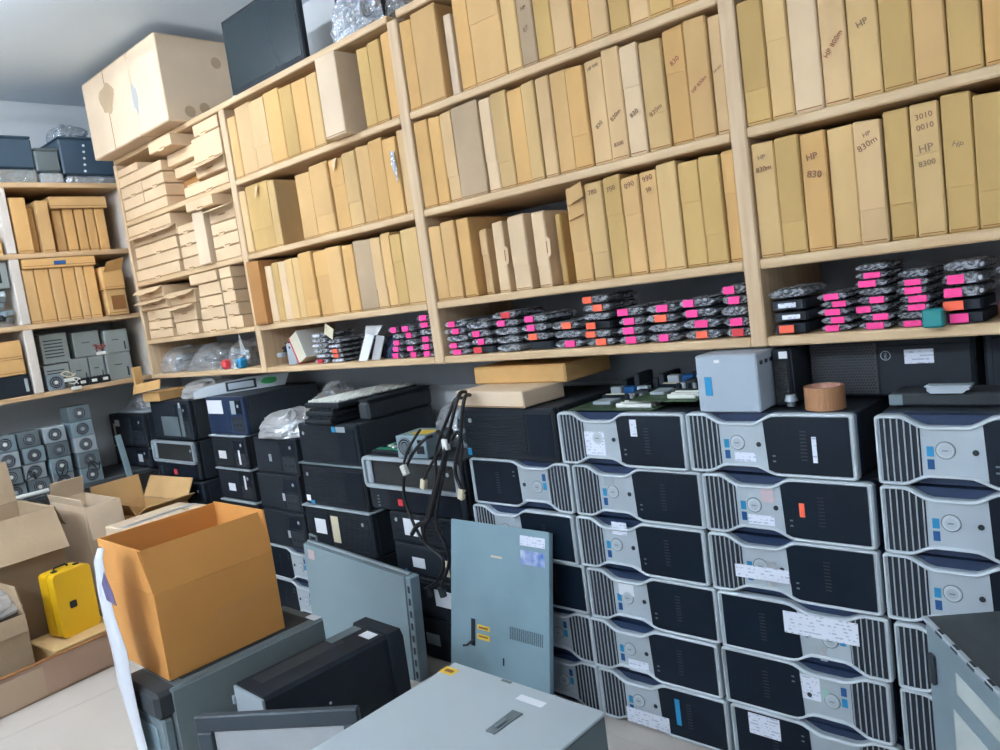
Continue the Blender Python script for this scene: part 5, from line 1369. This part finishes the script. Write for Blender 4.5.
q = on_top(505, 722); lt = MB(); lt.prism([(q.x-.012, q.y-.045), (q.x+.012, q.y-.045), (q.x+.014, q.y+.04), (q.x-.014, q.y+.04)], .519, .5215, axis='z'); lt.build('latch_recess', GREYP, fg)
rb('latch_lever', (q.x-.006, q.x+.006, q.y-.03, q.y+.005, .5216, .525), STEELD, fg, .001)
q = on_top(497, 668) if False else on_top(545, 712); rb('slot_mark', (-.06, -.03, -.012, -.004, .519, .5195), GREYP, fg, 0)

# steel side panel leaning on the workstations
yb, yt = 1.685, 1.805
pt = at_y(452, 520, yt); ptr = at_y(550, 533, yt)
zt_ = (pt.z+ptr.z)/2
xb0 = xw(452, yb, .003); xb1 = xw(549, yb, .003)
sp_ = thing('computer_side_cover', 'grey steel side cover leaning on the silver workstations', 'cover', ((xb0+xb1)/2, yb, .003))
Wp = ptr.x-pt.x
tl_ = math.atan2(yt-yb, zt_); Hp = math.hypot(yt-yb, zt_)
xc = (pt.x+ptr.x)/2; sh = math.atan2(xc-(xb0+xb1)/2, Hp)
sp_.rotation_euler = (-tl_, 0, 0)
LP = mat('panel_steel', (134, 163, 174), rough=.45, metal=.15, noise=.14, nscale=4, bump=.02)
rb('sheet', (-Wp/2, Wp/2, 0, .004, 0, Hp), LP, sp_, .001)
for s in (-1, 1): rb('folded_edge', (s*Wp/2-(.004 if s > 0 else 0), s*Wp/2+(.004 if s < 0 else 0), .0042, .02, .004, Hp-.004), LP, sp_, .001)
def panel_uv(px, py):
    n_ = Vector((0, -math.cos(tl_), math.sin(tl_))); d_ = ray(px, py); c_ = Vector((0, 0, CAM_H))
    t_ = (sp_.location-c_).dot(n_)/d_.dot(n_); p = c_+d_*t_
    R_ = sp_.rotation_euler.to_matrix(); q = R_.transposed() @ (p-sp_.location); return q.x, q.z
def pbox(nm, x0, y0, x1, y1, m, th=.0008, par=None):
    u0, v0 = panel_uv(x0, y0); u1, v1 = panel_uv(x1, y1)
    return rb(nm, (min(u0, u1), max(u0, u1), -th-.0004, -.0003, min(v0, v1), max(v0, v1)), m, par or sp_, 0)
pbox('paper_label', 520, 535, 545, 549, PRINT); pbox('picture_label', 520.5, 549.5, 545, 568, mat('blue_picture', (60, 108, 190), rough=.4, noise=1.0, nscale=25, col2=(196, 206, 220)))
pbox('paper_label', 491, 555, 502, 559, CREAMP)
pbox('warning_label', 477.5, 624, 490, 632, YELLOW); pbox('warning_label', 477.5, 633, 490, 642, YELLOW)
pbox('label_print', 479, 626, 488, 630.5, CARD_DARK, .0014); pbox('label_print', 479, 635, 488, 639, CARD_DARK, .0014)
pbox('latch_slot', 471.5, 618, 475.5, 646, BLACK, .0015)
u_, v_ = panel_uv(470, 644); MB().tube([(u_+.02, -.004, v_+.02), (u_, -.014, v_), (u_-.02, -.012, v_-.006)], .004).build('latch_lever', CHARC, sp_)
vg = MB(); u0, v0 = panel_uv(510, 626); u1, v1 = panel_uv(544, 648)
nx, nz = 18, 11
for i in range(nx):
    for j in range(nz):
        x = u0+(u1-u0)*i/nx; z = v1+(v0-v1)*j/nz
        vg.box(x, x+(u1-u0)/nx*.55, -.0009, -.0002, z, z+(v0-v1)/nz*.55)
vo = vg.build('vent_holes', CHARC, sp_); vo['kind'] = 'stuff'
pbox('slot', 503, 658, 504.5, 666, BLACK)

# grey rack slab standing on edge
ysl = 1.70
TL, TR, BR = at_y(303, 543, ysl), at_y(409, 579, ysl), at_y(401, 672, ysl)
an = math.atan2(TR.z-TL.z, TR.x-TL.x); Ls = math.hypot(TR.x-TL.x, TR.z-TL.z); Hs = .425
an_ = -an
rk_ = thing('rack_server', 'grey steel rack server slab standing on its edge before black desktops', 'server', ((TL.x+TR.x)/2, ysl, .0), (0, an_, 0))
Rm = Matrix.Rotation(an_, 3, 'Y')
top_mid = Vector(((TL.x+TR.x)/2, ysl, (TL.z+TR.z)/2))
rk_.location = top_mid - Rm @ Vector((0, 0, Hs))
GS = mat('slab_steel', (148, 172, 182), rough=.45, metal=.15, noise=.1, nscale=3)
lowz = rk_.location.z-abs(math.sin(an_))*Ls/2
rb('body', (-Ls/2, Ls/2-.03, .004, .05, 0, Hs), STEELD, rk_, .003)
rb('cover', (-Ls/2+.002, Ls/2-.03, 0, .0038, .003, Hs-.003), GS, rk_, .001)
rb('top_rail', (-Ls/2, Ls/2-.028, .02, .03, Hs+.0003, Hs+.006), STEELL, rk_, .001)
rb('front_ear', (Ls/2-.029, Ls/2, .004, .05, 0, Hs), STEEL, rk_, .003)
for i in range(8): rb('ear_slot', (Ls/2-.018, Ls/2-.008, .0025, .0045, .03+.048*i, .055+.048*i), CHARC, rk_, 0)
rb('pink_sticker', (-Ls/2+.03, -Ls/2+.075, -.0012, -.0002, Hs-.06, Hs-.02), mat('pale_pink', (204, 184, 186), rough=.6), rk_, 0)
MB().tube([(-Ls/2+.01, .03, Hs+.003), (-Ls/2+.01, .03, Hs+.03), (-Ls/2+.06, .03, Hs+.03), (-Ls/2+.06, .03, Hs+.003)], .005).build('handle', STEELD, rk_)

# tall steel chassis at the right edge
A_ = at_z(925, 616, .67)
e1 = Vector((.585, -.811, 0)); 
rs = thing('steel_chassis', 'tall open steel chassis with dusty dark top at the right edge', 'chassis', (A_.x, A_.y, .001), (0, 0, math.atan2(e1.y, e1.x)))
RL, RW, RH = .62, .42, .668
rb('body', (.004, RL, .006, RW, 0, RH-.004), GREYP, rs, .003)
rb('top_panel', (.0, RL, .004, RW, RH-.0038, RH), mat('dusty_dark_top', (62, 72, 76), rough=.6, noise=.35, nscale=5, bump=.04, stretch=(1, 3, 1)), rs, .001)
rb('side_sheet', (.0, RL, .0, .0055, 0.0, RH-.006), STEEL, rs, .002)
rb('edge_flange', (.0, RL, -.006, .0036, RH-.005, RH+.002), STEELL, rs, .001)
for i in range(9): rb('flange_slot', (.06+.06*i, .085+.06*i, -.0068, -.0058, RH-.0042, RH+.001), CHARC, rs, 0)
for i in range(9): rb('flange_slot', (.06+.06*i, .08+.06*i, -.004, .002, RH+.0021, RH+.0026), CHARC, rs, 0)
rb('pale_sticker', (.10, .50, -.0012, -.0002, RH-.33, RH-.13), mat('pale_sticker', (188, 198, 196), rough=.6, noise=.2, nscale=6), rs, 0)
rb('pale_sticker', (.12, .32, -.0012, -.0002, RH-.09, RH-.05), MATS['pale_sticker'], rs, 0)
for i in range(3): rb('side_latch', (.02, .038, -.010, -.0002, RH-.12-.2*i, RH-.06-.2*i), CHARC, rs, .003)
# the two patterns the workstations were copied from
for k in (WS[False], WS[True]):
    for c in list(k.children_recursive): bpy.data.objects.remove(c)
    bpy.data.objects.remove(k)
